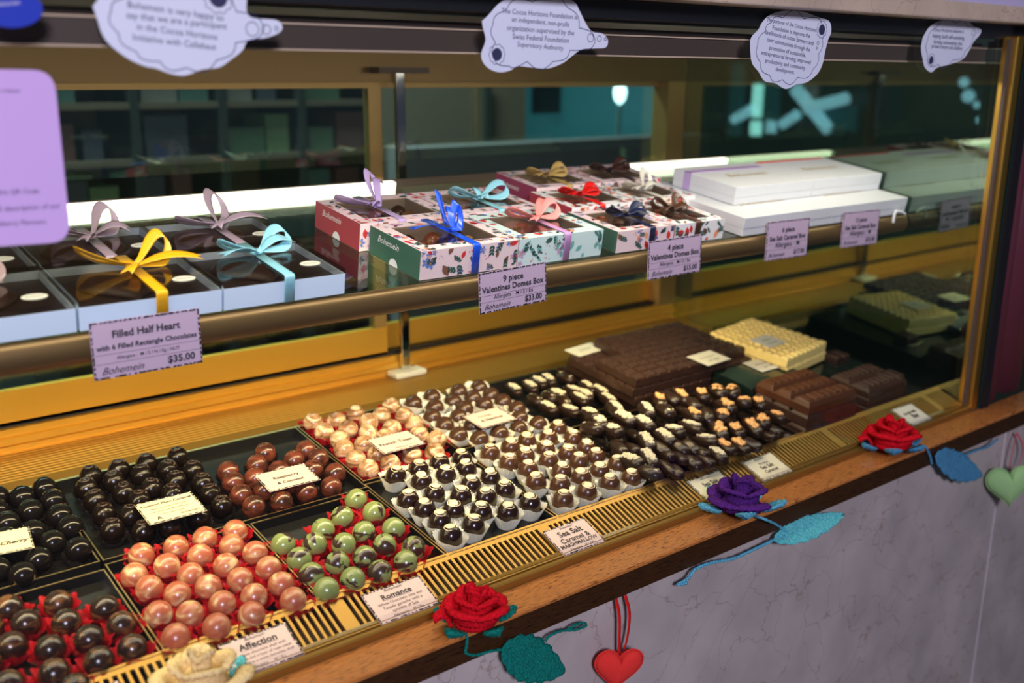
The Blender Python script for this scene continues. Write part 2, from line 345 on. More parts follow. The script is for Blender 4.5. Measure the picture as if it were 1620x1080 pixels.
def zebra_border(bm, w, h, rng, mi=0, wid=0.0022, lift=0.00025, dens=1.0, top=True):
    def dash(cx, cy, horizontal):
        l = rng.uniform(0.0018, 0.0052); t = wid * rng.uniform(0.6, 1.0); s = rng.uniform(-0.002, 0.002)
        if horizontal: pts = [(cx - l / 2, cy - t / 2), (cx + l / 2, cy - t / 2), (cx + l / 2 + s, cy + t / 2), (cx - l / 2 + s, cy + t / 2)]
        else: pts = [(cx - t / 2, cy - l / 2), (cx + t / 2, cy - l / 2 + s), (cx + t / 2, cy + l / 2 + s), (cx - t / 2, cy + l / 2)]
        flatpoly(bm, [(max(-w / 2, min(w / 2, a)), max(-h / 2, min(h / 2, b)), lift) for a, b in pts], mi)
    x = -w / 2 + 0.002
    while x < w / 2 - 0.001:
        dash(x, h / 2 - wid / 2, True); dash(x + rng.uniform(-.001, .001), -h / 2 + wid / 2, True); x += rng.uniform(0.0034, 0.006) / dens
    y = -h / 2 + 0.002
    while y < h / 2 - 0.001:
        dash(-w / 2 + wid / 2, y, False); dash(w / 2 - wid / 2, y, False); y += rng.uniform(0.0034, 0.006) / dens
def card(name, label, matrix, w, h, lines, paper, ink='ink', cat='label', group=None, rules=(), border=True, seed=1, thick=0.0008):
    """a printed card: body > printed text and border.  lines: (text, u, v, width or None, size or None, align, bold, shear)"""
    bm = bmesh.new(); box(bm, -w / 2, w / 2, -h / 2, h / 2, -thick, 0)
    o = obj(name, bm, paper, None, matrix); tag(o, label, cat, group)
    bm = bmesh.new()
    for t in lines:
        txt, u, v, wd, sz, al, bo, sh = t
        put_text(bm, txt, u * w, v * h, wd * w if wd else None, sz * h if sz else None, al, bo, sh)
    for v, a in rules:
        q = a * w if a else w / 2 - .003
        flatpoly(bm, [(-q, v * h, .0002), (q, v * h, .0002), (q, v * h + .00035, .0002), (-q, v * h + .00035, .0002)])
    if len(bm.faces): obj('printed_text', bm, ink, o)
    else: bm.free()
    if border:
        bm = bmesh.new(); zebra_border(bm, w, h, random.Random(seed)); obj('patterned_border', bm, 'ink', o)
    return o
def card_from_px(name, label, quad, plane, h, lines, paper, **kw):
    tl, tr, br, bl = [P(a, b, plane, h) for a, b in quad]
    ex = ((tr - tl) + (br - bl)) * 0.5; ey = ((tl - bl) + (tr - br)) * 0.5
    w = ex.length; hh = ey.length; ex.normalize(); ez = ex.cross(ey).normalized(); ey = ez.cross(ex)
    c = (tl + tr + br + bl) * 0.25
    m = Matrix.Identity(4)
    for i in range(3): m[i][0] = ex[i]; m[i][1] = ey[i]; m[i][2] = ez[i]; m[i][3] = c[i]
    return card(name, label, m, w, hh, lines, paper, **kw)

# ================================================================ STRUCTURE
XE = 1.768; XL = -0.42; YG = 0.066; YB = 0.79
def sbox(name, x0, x1, y0, y1, z0, z1, mat, parent=None, bev=0):
    bm = bmesh.new(); box(bm, x0, x1, y0, y1, z0, z1); o = obj(name, bm, mat, parent)
    if bev: bevel_mod(o, bev)
    return o
# counter front wall of marble slabs with a grout seam
struct(sbox('wall_front', XL - 0.6, 1.832, 0.012, 0.03, -0.95, -0.0345, 'marble'))
struct(sbox('wall_front_far', 1.836, 3.2, 0.012, 0.03, -0.95, -0.0345, 'marble'))
struct(sbox('trim_1', 1.8315, 1.8365, 0.0122, 0.03, -0.95, -0.0345, 'grout'))
struct(sbox('floor', -3, 6, -4, 6, -0.97, -0.95, 'floor'))
# marble lintel over the window and plaster above it
o = sbox('trim_2', XL - 0.6, 3.2, 0.03, 0.36, 0.678, 0.7035, 'lintel'); bevel_mod(o, 0.002); struct(o)
struct(sbox('wall_above', XL - 0.6, 3.2, 0.10, 0.36, 0.7035, 1.3, 'plaster'))
# wooden counter ledge
led = empty('counter_ledge')
bm = bmesh.new(); extrude_x(bm, [(0.0, -0.005), (0.049, -0.005), (0.049, 0.0), (0.0015, 0.0), (0.0, -0.0015)], XL - 0.6, 3.2); obj('ledge_top', bm, 'wood', led)
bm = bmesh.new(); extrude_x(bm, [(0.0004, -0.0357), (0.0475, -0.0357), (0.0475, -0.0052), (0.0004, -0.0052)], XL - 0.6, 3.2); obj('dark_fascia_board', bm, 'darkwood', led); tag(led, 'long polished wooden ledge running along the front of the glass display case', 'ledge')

# ---- display case
case = empty('display_case', (0.7, 0.06, 0.0)); tag(case, 'long refrigerated glass counter case with gold frame full of chocolates', 'display case')
case.location = (0, 0, 0)
# front glass in its gold channel
sbox('front_glass', XL, XE + 0.002, YG - 0.003, YG + 0.003, 0.012, 0.677, 'front_glass', case)
sbox('end_glass', XE, XE + 0.006, YG + 0.004, YB, -0.02, 0.64, 'end_glass', case)
bm = bmesh.new(); extrude_x(bm, [(0.0492, 0.0), (0.0492, 0.0085), (0.0515, 0.0100), (0.0565, 0.0100), (0.0575, 0.0075), (0.0600, 0.0075), (0.062, 0.0118), (0.070, 0.0118), (0.070, -0.02), (0.0492, -0.02)], XL, XE)
obj('front_channel', bm, 'grillegold', case)
# corner post: gold inside face, dark outer part
bm = bmesh.new(); box(bm, XE - 0.001, XE + 0.026, 0.050, 0.078, 0.0, 0.66)
bevel_mod(obj('corner_post', bm, 'gold', case), 0.003)
bm = bmesh.new(); box(bm, XE + 0.0265, XE + 0.054, 0.045, 0.075, 0.0, 0.66); obj('outer_jamb', bm, 'black', case)
bm = bmesh.new(); box(bm, XE - 0.010, XE - 0.0015, 0.058, 0.064, 0.012, 0.655); obj('corner_seal', bm, 'darkbrown', case)
# slotted front grille, tilted up to the trays
T21 = math.tan(math.radians(21))
def gz(y): return 0.004 + T21 * (y - 0.0486)
bm = bmesh.new()
gm = Matrix.Translation((0, 0.0486, 0.004)) @ Matrix.Rotation(math.radians(21), 4, 'X')
L0, L1 = 0.0110 / math.cos(math.radians(21)), 0.0690 / math.cos(math.radians(21))
s0, s1 = 0.0205, 0.0665
box(bm, XL, XE, L0, s0, -0.003, 0.0, 0, gm); box(bm, XL, XE, s1, L1 + 0.003, -0.003, 0.0, 0, gm)
x = XL + 0.01; k = 0
while x < XE - 0.01:
    wbar = 0.0034
    if k % 34 == 33: wbar = 0.018
    box(bm, x, x + wbar, s0 - 0.0002, s1 + 0.0002, -0.003, 0.0003, 0, gm); x += wbar + 0.0051; k += 1
box(bm, XL, XE, L0 + 0.001, L0 + 0.003, 0.0, 0.0018, 0, gm)
obj('front_grille', bm, 'grillegold', case)
bm = bmesh.new(); box(bm, XL, XE, L0, L1, -0.022, -0.018, 0, gm); obj('grille_void_plate', bm, 'black', case)  # black plate standing in for the dark void under the slots
# deck
T73 = math.tan(math.radians(7.3)); dm = Matrix.Translation((0, TRAY[0], TRAY[1])) @ Matrix.Rotation(math.radians(7.3), 4, 'X')
bm = bmesh.new(); box(bm, XL, XE, 0.0, 0.418, -0.022, -0.0165, 0, dm); obj('deck_plate', bm, 'traydark', case)
bm = bmesh.new(); box(bm, XL, XE, 0.400, 0.404, -0.018, -0.0015, 0, dm); box(bm, XL, XE, 0.400, 0.4035, -0.0016, 0.0, 0, dm)
obj('deck_rear_lip', bm, 'goldedge', case)
# rear air grille: ribs along the case
bm = bmesh.new(); prof = [(0.668, 0.020), (0.668, 0.0345)]
y = 0.668
for k in range(11):
    prof += [(y, 0.0350), (y + 0.0050, 0.0350), (y + 0.0052, 0.0220), (y + 0.0102, 0.0220)]; y += 0.0104
prof += [(y, 0.0350), (0.79, 0.0350), (0.79, 0.020)]
extrude_x(bm, prof, XL, XE); obj('rear_air_grille', bm, 'ribgold', case)
sbox('case_floor', XL, XE, 0.05, 0.79, -0.03, -0.022, 'black', case)
sbox('rear_gutter', XL, XE, 0.522, 0.6675, 0.018, 0.022, 'gutter', case)
# rear frame : sill tracks
bm = bmesh.new()
extrude_x(bm, [(0.79, 0.02), (0.79, 0.044), (0.786, 0.048), (0.786, 0.058), (0.791, 0.060), (0.791, 0.071), (0.83, 0.071), (0.83, 0.02)], XL, XE + 0.05)
obj('rear_sill', bm, 'goldmatte', case)
sbox('sill_shadow_gap', XL, XE, 0.80, 0.83, 0.071, 0.079, 'black', case)
bm = bmesh.new(); box(bm, XL, XE, 0.785, 0.83, 0.576, 0.657); obj('rear_head_rail', bm, 'bronze', case)
# two rear sliding doors
def sliding_door(x0, x1, y, label_suffix, zs=0.079):
    d = empty('sliding_door', (x0, y, zs)); d.parent = case; d.matrix_local = Matrix.Identity(4)
    bm = bmesh.new(); w = 0.026
    box(bm, x0, x1, y, y + 0.014, zs, 0.128); obj('bottom_rail', bm, 'goldmatte', d); bm = bmesh.new(); box(bm, x0, x1, y, y + 0.014, 0.566, 0.578)
    box(bm, x0, x0 + w, y, y + 0.014, 0.128, 0.566); box(bm, x1 - w, x1, y, y + 0.014, 0.128, 0.566)
    obj('door_frame', bm, 'stile', d)
    bm = bmesh.new(); box(bm, x0 + w, x1 - w, y + 0.005, y + 0.009, 0.128, 0.566); obj('door_pane', bm, 'door_glass', d)
sliding_door(-0.40, 0.985, 0.800, '', 0.074); sliding_door(0.965, 1.745, 0.816, '', 0.080)
sbox('rear_corner_post', 1.712, XE - 0.001, 0.784, 0.83, 0.071, 0.576, 'stile', case)
# chrome strut with its white foot
bm = bmesh.new(); box(bm, 1.001, 1.019, 0.772, 0.784, 0.046, 0.60)
o = obj('chrome_strut', bm, 'chrome', case); bevel_mod(o, 0.003, 3)
bm = bmesh.new(); box(bm, 0.975, 1.043, 0.752, 0.789, 0.0352, 0.046); bevel_mod(obj('strut_foot', bm, 'cream', case), 0.003)
bm = bmesh.new(); box(bm, 0.955, 1.06, 0.755, 0.789, 0.592, 0.602); obj('strut_head_bracket', bm, 'darkbrown', case)
# top: lamp housing behind the glass, ceiling, black fascia
bm = bmesh.new()
extrude_x(bm, [(0.105, 0.6165), (0.105, 0.6400), (0.115, 0.648), (0.175, 0.648), (0.175, 0.6165), (0.172, 0.6165), (0.172, 0.640), (0.109, 0.636), (0.109, 0.6165)], XL, XE)
obj('lamp_housing', bm, 'darkbrown', case)
bm = bmesh.new(); box(bm, XL, XE, 0.1030, 0.105, 0.6155, 0.6172); box(bm, XL, XE, 0.1025, 0.105, 0.6392, 0.6408); obj('housing_edges', bm, 'paleedge', case)
sbox('case_ceiling', XL, XE + 0.05, 0.0805, 0.83, 0.6575, 0.668, 'darkbrown', case)
sbox('top_fascia', XL - 0.6, 3.2, 0.0705, 0.080, 0.6568, 0.678, 'black', case)
sbox('right_fascia', XE + 0.054, 3.2, 0.10, 0.12, 0.5, 0.678, 'black', case)
sbox('left_end_panel', XL - 0.006, XL, 0.06, 0.83, -0.02, 0.65, 'darkbrown', case)
sbox('plinth', XL, XE, 0.032, 0.83, -0.94, -0.0365, 'darkbrown', case)

# ---- glass shelf with rounded bronze front rail and the lit tube behind
shelf = empty('glass_shelf'); tag(shelf, 'sloping glass shelf with rounded bronze front rail crossing the whole case', 'shelf')
sm = Matrix.Translation((0, SHELF[0], SHELF[1])) @ Matrix.Rotation(math.radians(8.6), 4, 'X')
bm = bmesh.new(); box(bm, XL + 0.002, XE - 0.003, 0.004, 0.435, -0.007, -0.0004, 0, sm); obj('shelf_pane', bm, 'shelf_glass', shelf)
bm = bmesh.new(); prof = [(0.2245, 0.3435)]
for k in range(25):
    a = PI / 2 + PI * k / 24; prof.append((0.2225 + 0.0095 * math.cos(a), 0.3275 + 0.0150 * math.sin(a)))
prof += [(0.2225, 0.3120), (0.238, 0.3135), (0.238, 0.3150), (0.2275, 0.3145), (0.2275, 0.3430)]
extrude_x(bm, prof, XL + 0.002, XE - 0.003)
o = obj('front_rail', bm, 'bronze', shelf, smooth=False); bevel_mod(o, 0.0008)
bm = bmesh.new(); xa = PY(624, 290, .655).x; xb = PY(950, 270, .655).x
box(bm, XL + 0.002, xa, 0.436, 0.448, -0.022, 0.006, 0, sm); obj('rear_light_tube', bm, 'tubeglow', shelf)
bm = bmesh.new(); box(bm, xb, XE - 0.003, 0.436, 0.448, -0.022, 0.006, 0, sm); obj('rear_light_tube', bm, 'tubeglow', shelf)
bm = bmesh.new(); box(bm, XL + 0.002, XE - 0.003, 0.449, 0.452, -0.024, 0.007, 0, sm); box(bm, XL + 0.002, XE - 0.003, 0.434, 0.452, -0.026, -0.0235, 0, sm); obj('tube_reflector', bm, 'darkbrown', shelf)
bm = bmesh.new(); box(bm, 1.003, 1.017, 0.60, 0.772, 0.372, 0.380); obj('shelf_bracket', bm, 'chrome', shelf)
bm = bmesh.new()
tube(bm, smooth_path([PY(1432, 338, .212), PY(1418, 334, .212), PY(1414, 344, .212), PY(1413, 352, .212)], 5), 0.0022); obj('corner_clip', bm, 'cardwhite', shelf)

# ================================================================ TRAYS
def tray(x0, x1, y0, y1, label, lin='traydark', rimf='goldedge'):
    """shallow black tray with a thin brass rim, set in deck coordinates"""
    t = empty('chocolate_tray', matrix=frame_mat(on_plane((x0 + x1) / 2, (y0 + y1) / 2, TRAY, -0.0165), 7.3))
    w = (x1 - x0) / 2 - 0.0006; c = math.cos(math.radians(7.3)); d = (y1 - y0) / 2 / c - 0.0006; H = 0.0165
    bm = bmesh.new(); th = 0.0016
    box(bm, -w, w, -d, d, 0.0002, 0.0030)
    box(bm, -w, -w + th, -d, d, 0.0030, H - 0.001); box(bm, w - th, w, -d, d, 0.0030, H - 0.001)
    box(bm, -w + th, w - th, -d, -d + th, 0.0030, H - 0.001); box(bm, -w + th, w - th, d - th, d, 0.0030, H - 0.001)
    obj('tray_body', bm, lin, t)
    bm = bmesh.new(); r = 0.0012
    for a, b, e, f in ((-w, -w + th, -d, d), (w - th, w, -d, d), (-w + th, w - th, -d, -d + th), (-w + th, w - th, d - th, d)): box(bm, a, b, e, f, H - 0.001, H + 0.0002)
    obj('tray_rim', bm, rimf, t)
    tag(t, label, 'tray'); return t
TR = dict(
 cherry=(-0.10, 0.2965, 0.308, 0.516), lower=(-0.10, 0.2955, 0.118, 0.2925), damson=(0.2985, 0.6475, 0.308, 0.516), peach=(0.2975, 0.4725, 0.118, 0.3010),
 green=(0.4735, 0.6450, 0.118, 0.3010), darksw=(0.6465, 0.8210, 0.118, 0.3180), milksw=(0.8235, 1.0055, 0.118, 0.3400), french=(0.6495, 0.8215, 0.3240, 0.516),
 hazel=(0.8235, 0.9850, 0.3450, 0.516), slices=(0.9870, 1.1600, 0.3450, 0.516), pile=(1.0075, 1.3450, 0.118, 0.3180))
TL = dict(cherry='rear left black tray of plain black round chocolates by the Cherry card', lower='front left black tray of dark truffles in red cups', damson='rear black tray shared by dark curled truffles and reddish truffles',
 peach='front black tray holding the pink peach pearl truffles', green='front black tray holding the green marbled truffles', darksw='front black tray of dark truffles topped with white swirls',
 milksw='front black tray of milk truffles topped with white swirls', french='rear black tray holding beige marbled truffles in red paper', hazel='rear black tray of plain milk truffles in white cups',
 slices='rear black tray of dark salted caramel bars beside the tall slab stack', pile='front black tray heaped with salted and walnut topped caramels')
for k, v in TR.items(): tray(*v, TL[k])
FLOORH = -0.0135

# ---- truffle protos
def egg(r, h, sq=0.0, curl=False, seg=28):
    bm = bmesh.new(); prof = [(0.0, 0.0), (r * 0.62, 0.0)]
    n = 12
    for k in range(1, n):
        t = k / n; a = -PI / 2 * 0.72 + t * (PI / 2 * 0.72 + PI / 2)
        prof.append((r * math.cos(a) ** (1 - sq), h * 0.46 + (h * 0.54) * math.sin(a) if a > 0 else h * 0.46 + (h * 0.46) / math.sin(PI / 2 * 0.72) * math.sin(a)))
    prof.append((0.0, h))
    lathe(bm, prof, seg)
    return bm
def proto_mesh(name, bm, mats):
    bmesh.ops.recalc_face_normals(bm, faces=bm.faces)
    me = bpy.data.meshes.new(name); bm.to_mesh(me); bm.free()
    for m in mats: me.materials.append(M[m])
    for p in me.polygons: p.use_smooth = True
    return me
TRU = {}
TRU['plain'] = lambda mat: proto_mesh('truffle', egg(0.0150, 0.0290), [mat])
def swirl_bm(h=0.0318):
    """white chocolate disc with a curling tail on top of the egg"""
    bm = bmesh.new()
    R = 0.0150
    def surf(x, y, lift=0.0006):
        rr = min(math.hypot(x, y) / R, 0.98); a = math.acos(rr); return Vector((x, y, h * 0.46 + h * 0.54 * math.sin(a) + lift))
    cx, cy = -0.0012, 0.0008
    c = bm.verts.new(surf(cx, cy, 0.0012)); rings = []
    for q in (0.45, 0.8, 1.0):
        rings.append([bm.verts.new(surf(cx + 0.0066 * q * math.cos(a), cy + 0.0066 * q * math.sin(a), 0.0012 if q < 1 else 0.0)) for a in [2 * PI * k / 16 for k in range(16)]])
    for k in range(16): bm.faces.new((c, rings[0][k], rings[0][(k + 1) % 16]))
    for p, q in zip(rings, rings[1:]):
        for k in range(16): bm.faces.new((p[k], p[(k + 1) % 16], q[(k + 1) % 16], q[k]))
    pts = []
    for k in range(18):
        t = k / 17; a = 0.5 + t * 4.6; rr = 0.0056 + 0.0040 * math.sin(PI * min(t * 1.0, 1)) + 0.0005
        pts.append(surf(0.002 + rr * math.cos(a), rr * math.sin(a) - 0.0008, 0.0002))
    tube(bm, pts, 0.001, 6, 0, [0.0010 - 0.0006 * k / 17 for k in range(18)])
    return bm
def curl_bm(h=0.029):
    bm = bmesh.new(); pts = []
    for k in range(22):
        t = k / 21; a = t * 2 * PI * 1.45; rr = 0.0086 * (1 - 0.75 * t)
        pts.append(Vector((rr * math.cos(a), rr * math.sin(a) * 0.8, h * 0.46 + h * 0.54 * math.sqrt(max(0, 1 - (rr / 0.015) ** 2)) + 0.0006)))
    tube(bm, [p - Vector((0, 0, 0.0012)) for p in pts], 0.0016, 8)
    return bm
def cup_mesh(name, mat, rb, rt, h, n=30, amp=0.0007, square=0.0, seed=0, wave=0.0012):
    rng = random.Random(seed); ph = [rng.uniform(0, 6.28) for _ in range(3)]
    bm = bmesh.new(); seg = n * 4; rings = []
    def shape(a): return 1 + square * (abs(math.cos(2 * a + 0.0)) ** 1.5 - 0.5) * -1 + 0.05 * math.sin(3 * a + ph[0])
    for q, zz in ((0.0, 0.0), (0.35, 0.33), (0.7, 0.68), (1.0, 1.0)):
        ring = []
        for k in range(seg):
            a = 2 * PI * k / seg; r = rb + (rt - rb) * q; r *= 1 + (shape(a) - 1) * q
            r += amp * q * (1 if (k % 4) < 2 else -1) * (1 if n > 14 else 1)
            z = h * zz + q * wave * (math.sin(4 * a + ph[1]) + 0.5 * math.sin(7 * a + ph[2])) + q * (0.0005 if (k % 4) < 2 else -0.0003)
            ring.append(bm.verts.new((r * math.cos(a), r * math.sin(a), max(z, 0) + 0.0003)))
        rings.append(ring)
    bm.faces.new(rings[0])
    for p, q in zip(rings, rings[1:]):
        for k in range(seg): bm.faces.new((p[k], p[(k + 1) % seg], q[(k + 1) % seg], q[k]))
    me = bpy.data.meshes.new(name); bm.to_mesh(me); bm.free(); me.materials.append(M[mat])
    return me
CUPS = {'white': [cup_mesh('paper_cup', 'papercup', 0.0125, 0.0205, 0.0185, 30, 0.0006, 0.14, s) for s in range(4)],
        'red': [cup_mesh('red_cup', 'redcup', 0.0130, 0.0208, 0.0135, 11, 0.0011, 0.10, 10 + s, 0.002) for s in range(4)],
        'dark': [cup_mesh('dark_cup', 'darkcup', 0.0130, 0.0178, 0.0085, 26, 0.0005, 0.05, 20 + s) for s in range(3)]}
CUPN = {'white': 'paper_cup', 'red': 'red_paper_cup', 'dark': 'dark_paper_cup'}
def crop(lst, ox, oy, s): return [(ox + a / s, oy + b / s) for a, b in lst]
def place_truffles(lst, kind, me, label, group, cup, cuplabel, cupgroup, extra=None, extname=None, tall=0.029, scale=1.0, lift=0.0016, hz=None):
    rng = random.Random(len(lst) * 7 + len(kind)); pts = []
    hc = FLOORH + lift + tall * 0.48
    for px, py in lst: pts.append(P(px, py, TRAY, hc))
    # relax to keep neighbours from running into each other
    for it in range(40):
        for i in range(len(pts)):
            for j in range(i + 1, len(pts)):
                d = pts[j] - pts[i]; d.z = 0; L = d.length; mn = 0.0302 * scale
                if L < mn and L > 1e-6:
                    s = d / L * (mn - L) * 0.5; pts[i] = pts[i] - s; pts[j] = pts[j] + s
    first = None
    for i, p in enumerate(pts):
        base = on_plane(p.x, p.y, TRAY, FLOORH + lift)
        near = min([(p - q).xy.length for j, q in enumerate(pts) if j != i] + [0.05])
        m = frame_mat(base, 7.3 + rng.uniform(-5, 5), rng.uniform(-0.5, 0.5) if extra else rng.uniform(0, 6.28)) @ Matrix.Rotation(math.radians(rng.uniform(-5, 5)), 4, 'Y') @ Matrix.Scale(scale, 4)
        if first is None:
            o = link_mesh(kind, me, [], None, m); first = o
            if extra is not None:
                e = link_mesh(extname, extra, [], o)
                if extname == 'white_swirl': e['label'] = 'white chocolate swirl'
        else: o = copy_tree(first, m)
        if extra is not None: o.children[0].matrix_local = Matrix.Rotation(rng.uniform(-0.9, 0.9), 4, 'Z')
        tag(o, label, 'chocolate', group)
        if cup:
            cm = frame_mat(on_plane(p.x, p.y, TRAY, FLOORH), 7.3, rng.uniform(-0.3, 0.3)) @ Matrix.Scale(max(0.86, min(1.04, near / 2 / 0.0168)), 4)
            c = bpy.data.objects.new(CUPN[cup], rng.choice(CUPS[cup])); COL.objects.link(c); c.matrix_world = cm
            tag(c, cuplabel, 'paper cup', cupgroup)
    return pts
cherry = crop([(150,420),(350,350),(410,445),(-5,415),(235,530),(-25,520),(465,565),(60,620),(545,655),(250,690),(410,775),(610,825),(290,915),(0,980),(60,740),(120,830),(150,1010),(-60,900)], 0, 700, 4.91)
lower = crop([(90,370),(240,510),(550,320),(630,500),(980,370),(110,720),(470,740),(840,650),(1150,520),(1240,740),(920,860),(510,970),(70,1090),(-110,560),(700,1120),(-130,900)], 0, 900, 6.0)
damson = crop([(330,315),(280,430),(360,550),(590,250),(540,360),(625,475),(845,200),(795,310),(890,440),(770,550),(450,680),(690,700),(525,830),(815,840),(1040,255),(1150,135),(1115,370),(1090,490),(1285,270),(1375,385),(1460,490),(1560,600),(1340,720),(1080,800),(950,640),(1230,600)], 90, 700, 6.0)
rasp = crop([(275,440),(320,560),(425,690),(540,815),(580,370),(665,240),(555,510),(640,640),(840,760),(820,440),(1090,215),(960,320),(1240,300),(1110,660),(1360,600),(1405,460),(1180,430),(960,560)], 320, 680, 6.75)
peach = crop([(945,140),(720,195),(500,255),(250,320),(925,250),(1095,305),(685,325),(440,400),(190,465),(885,395),(1185,415),(610,465),(980,505),(1280,530),(305,560),(750,555),(515,605),(1080,620),(1380,655),(845,675),(370,750),(610,760),(1060,760),(810,850),(505,930)], 170, 810, 4.697)
green = crop([(825,160),(965,265),(710,310),(540,410),(880,435),(1135,410),(205,540),(465,540),(720,545),(1065,550),(1315,570),(335,670),(655,705),(900,655),(440,800),(1250,700),(785,840),(1030,780),(560,930)], 410, 760, 5.4)
french = crop([(205,405),(310,500),(430,390),(540,470),(615,330),(735,410),(460,565),(500,660),(610,760),(725,850),(730,510),(690,620),(850,350),(950,260),(960,470),(1080,350),(1170,430),(1225,530),(820,710),(940,800),(1150,720),(1355,690),(1370,570),(910,560),(1060,590)], 460, 600, 6.0)
hazel = crop([(225,400),(420,330),(450,435),(430,545),(645,380),(705,270),(565,630),(765,455),(700,545),(860,340),(915,225),(1050,310),(980,410),(1185,380),(1320,455),(1350,555),(705,740),(860,640),(930,780),(1145,720),(1350,670),(1550,620)], 620, 580, 6.75)
milksw = crop([(185,375),(350,315),(340,455),(500,265),(480,395),(765,160),(690,245),(655,335),(510,515),(680,435),(880,245),(850,375),(580,615),(1000,325),(940,445),(785,525),(1090,405),(1270,470),(970,580),(1115,525),(780,640),(800,770),(1000,700),(1210,625),(1380,580)], 740, 650, 5.4)
darksw = crop([(180,345),(375,290),(560,245),(760,200),(405,395),(615,345),(800,290),(995,365),(290,555),(510,505),(820,425),(435,635),(740,520),(1125,470),(965,535),(685,640),(1335,585),(560,735),(910,655),(1140,660),(840,770),(660,860)], 590, 690, 5.4)
GL = {}
place_truffles(cherry, 'black_truffle', TRU['plain']('cherry'), 'plain glossy black domed truffle near the Cherry card at far left', 'black truffles in the rear left tray', 'dark', 'dark paper cup under a black truffle in the rear left tray', 'dark cups in the rear left tray')
place_truffles(lower, 'bronze_swirl_truffle', TRU['plain']('lowdark'), 'dark truffle with faint bronze swirl in a red cup, front left tray', 'dark truffles in the front left tray', 'red', 'red paper cup under a dark truffle in the front left tray', 'red cups in the front left tray')
M['curlchoc'] = pm('ridged_dark_chocolate', (0.035, 0.016, 0.009), 0.3)  # browner than the shell: ridge highlights put into the colour
cm_ = proto_mesh('curl', curl_bm(), ['curlchoc'])
place_truffles(damson, 'curl_topped_truffle', proto_mesh('truffle', egg(0.0145, 0.0290), ['darkcurl']), 'very dark truffle with ridged curl top around the Damson Plum Caramel card', 'dark curl topped truffles in the rear tray', 'dark', 'dark paper cup under a curl topped dark truffle', 'dark cups around the Damson Plum card', cm_, 'chocolate_curl')
place_truffles(rasp, 'raspberry_truffle', TRU['plain']('rasp'), 'reddish brown round truffle around the Raspberry & Coconut card', 'reddish brown truffles in the rear tray', 'dark', 'dark paper cup under a reddish brown truffle', 'dark cups around the Raspberry card')
place_truffles(peach, 'peach_truffle', TRU['plain']('peach'), 'pink and peach pearly round truffle in a red cup behind the Affection card', 'peach pearl truffles in the front tray', 'red', 'red paper cup under a peach pearl truffle', 'red cups in the peach truffle tray')
place_truffles(green, 'green_truffle', TRU['plain']('green'), 'pale green truffle with dark brown marbling in a red cup behind the Romance card', 'green marbled truffles in the front tray', 'red', 'red paper cup under a green marbled truffle', 'red cups in the green truffle tray')
place_truffles(french, 'marbled_beige_truffle', TRU['plain']('french'), 'beige and brown marbled truffle in red paper around the French Toast card', 'beige marbled truffles in the rear tray', 'red', 'red paper cup under a beige marbled truffle', 'red cups in the beige truffle tray')
place_truffles(hazel, 'milk_truffle', TRU['plain']('hazel'), 'plain round milk chocolate truffle in a white cup around the hazelnut card', 'plain milk truffles in the rear tray', 'white', 'white pleated cup under a plain milk truffle', 'white cups in the plain milk truffle tray')
sw_ = proto_mesh('swirl', swirl_bm(), ['whitechoc'])
place_truffles(milksw, 'swirl_topped_milk_truffle', proto_mesh('truffle', egg(0.0150, 0.0318, 0.12), ['milk']), 'milk chocolate truffle with white swirl on top in a white pleated cup', 'milk truffles with white swirls', 'white', 'white pleated cup under a white swirled milk truffle', 'white cups in the milk swirl tray', sw_, 'white_swirl', 0.0318)
place_truffles(darksw, 'swirl_topped_dark_truffle', proto_mesh('truffle', egg(0.0150, 0.0318, 0.12), ['darkswirlbase']), 'dark chocolate truffle with white swirl on top in a white pleated cup', 'dark truffles with white swirls', 'white', 'white pleated cup under a white swirled dark truffle', 'white cups in the dark swirl tray', sw_, 'white_swirl', 0.0318)

# ---- caramel bars: rounded enrobed bar with salt or walnut on top
def bar_mesh(L, Wd, H, seed, mat='enrobed', rnd=3.2):
    rng = random.Random(seed); bm = bmesh.new(); bmesh.ops.create_uvsphere(bm, u_segments=24, v_segments=12, radius=1.0)
    for v in bm.verts:
        x, y, z = v.co
        f = (abs(x) ** rnd + abs(y) ** rnd + abs(z) ** rnd) ** (-1 / rnd)
        x *= f; y *= f; z *= f
        nz = 1 + 0.07 * noise.noise(Vector((x * 1.4 + seed, y * 1.4, z * 1.4)))
        v.co = Vector((x * L / 2 * nz, y * Wd / 2 * nz, (z + 1) * H / 2))
    return proto_mesh('bar', bm, [mat])
def topping_mesh(L, Wd, H, seed, mat, lump):
    rng = random.Random(seed); bm = bmesh.new()
    n = 44 if lump < 0.003 else 11
    for k in range(n):
        x = rng.uniform(-L * 0.30, L * 0.30); y = rng.uniform(-Wd * 0.24, Wd * 0.24); r = lump * rng.uniform(0.7, 1.3)
        b2 = bmesh.ops.create_icosphere(bm, subdivisions=1 if lump < 0.003 else 2, radius=1.0)
        rot = Matrix.Rotation(rng.uniform(0, 3), 3, 'Z')
        for v in b2['verts']:
            c = v.co.copy(); c *= 1 + 0.35 * noise.noise(c * 2.1 + Vector((seed, k, 0)))
            c = rot @ Vector((c.x * r * rng.uniform(1.2, 1.25), c.y * r * 0.85, c.z * r * 0.7)); v.co = c + Vector((x, y, H * 0.93 + 0.0006))
    me = proto_mesh('topping', bm, [mat]); 
    for p in me.polygons: p.use_smooth = lump >= 0.003
    return me
BARS = [bar_mesh(0.036, 0.018, 0.014, 1), bar_mesh(0.034, 0.021, 0.016, 2, rnd=2.5), bar_mesh(0.038, 0.017, 0.013, 3)]
SALT = [topping_mesh(0.034, 0.018, 0.014, 5 + k, 'salt', 0.0024) for k in range(3)]
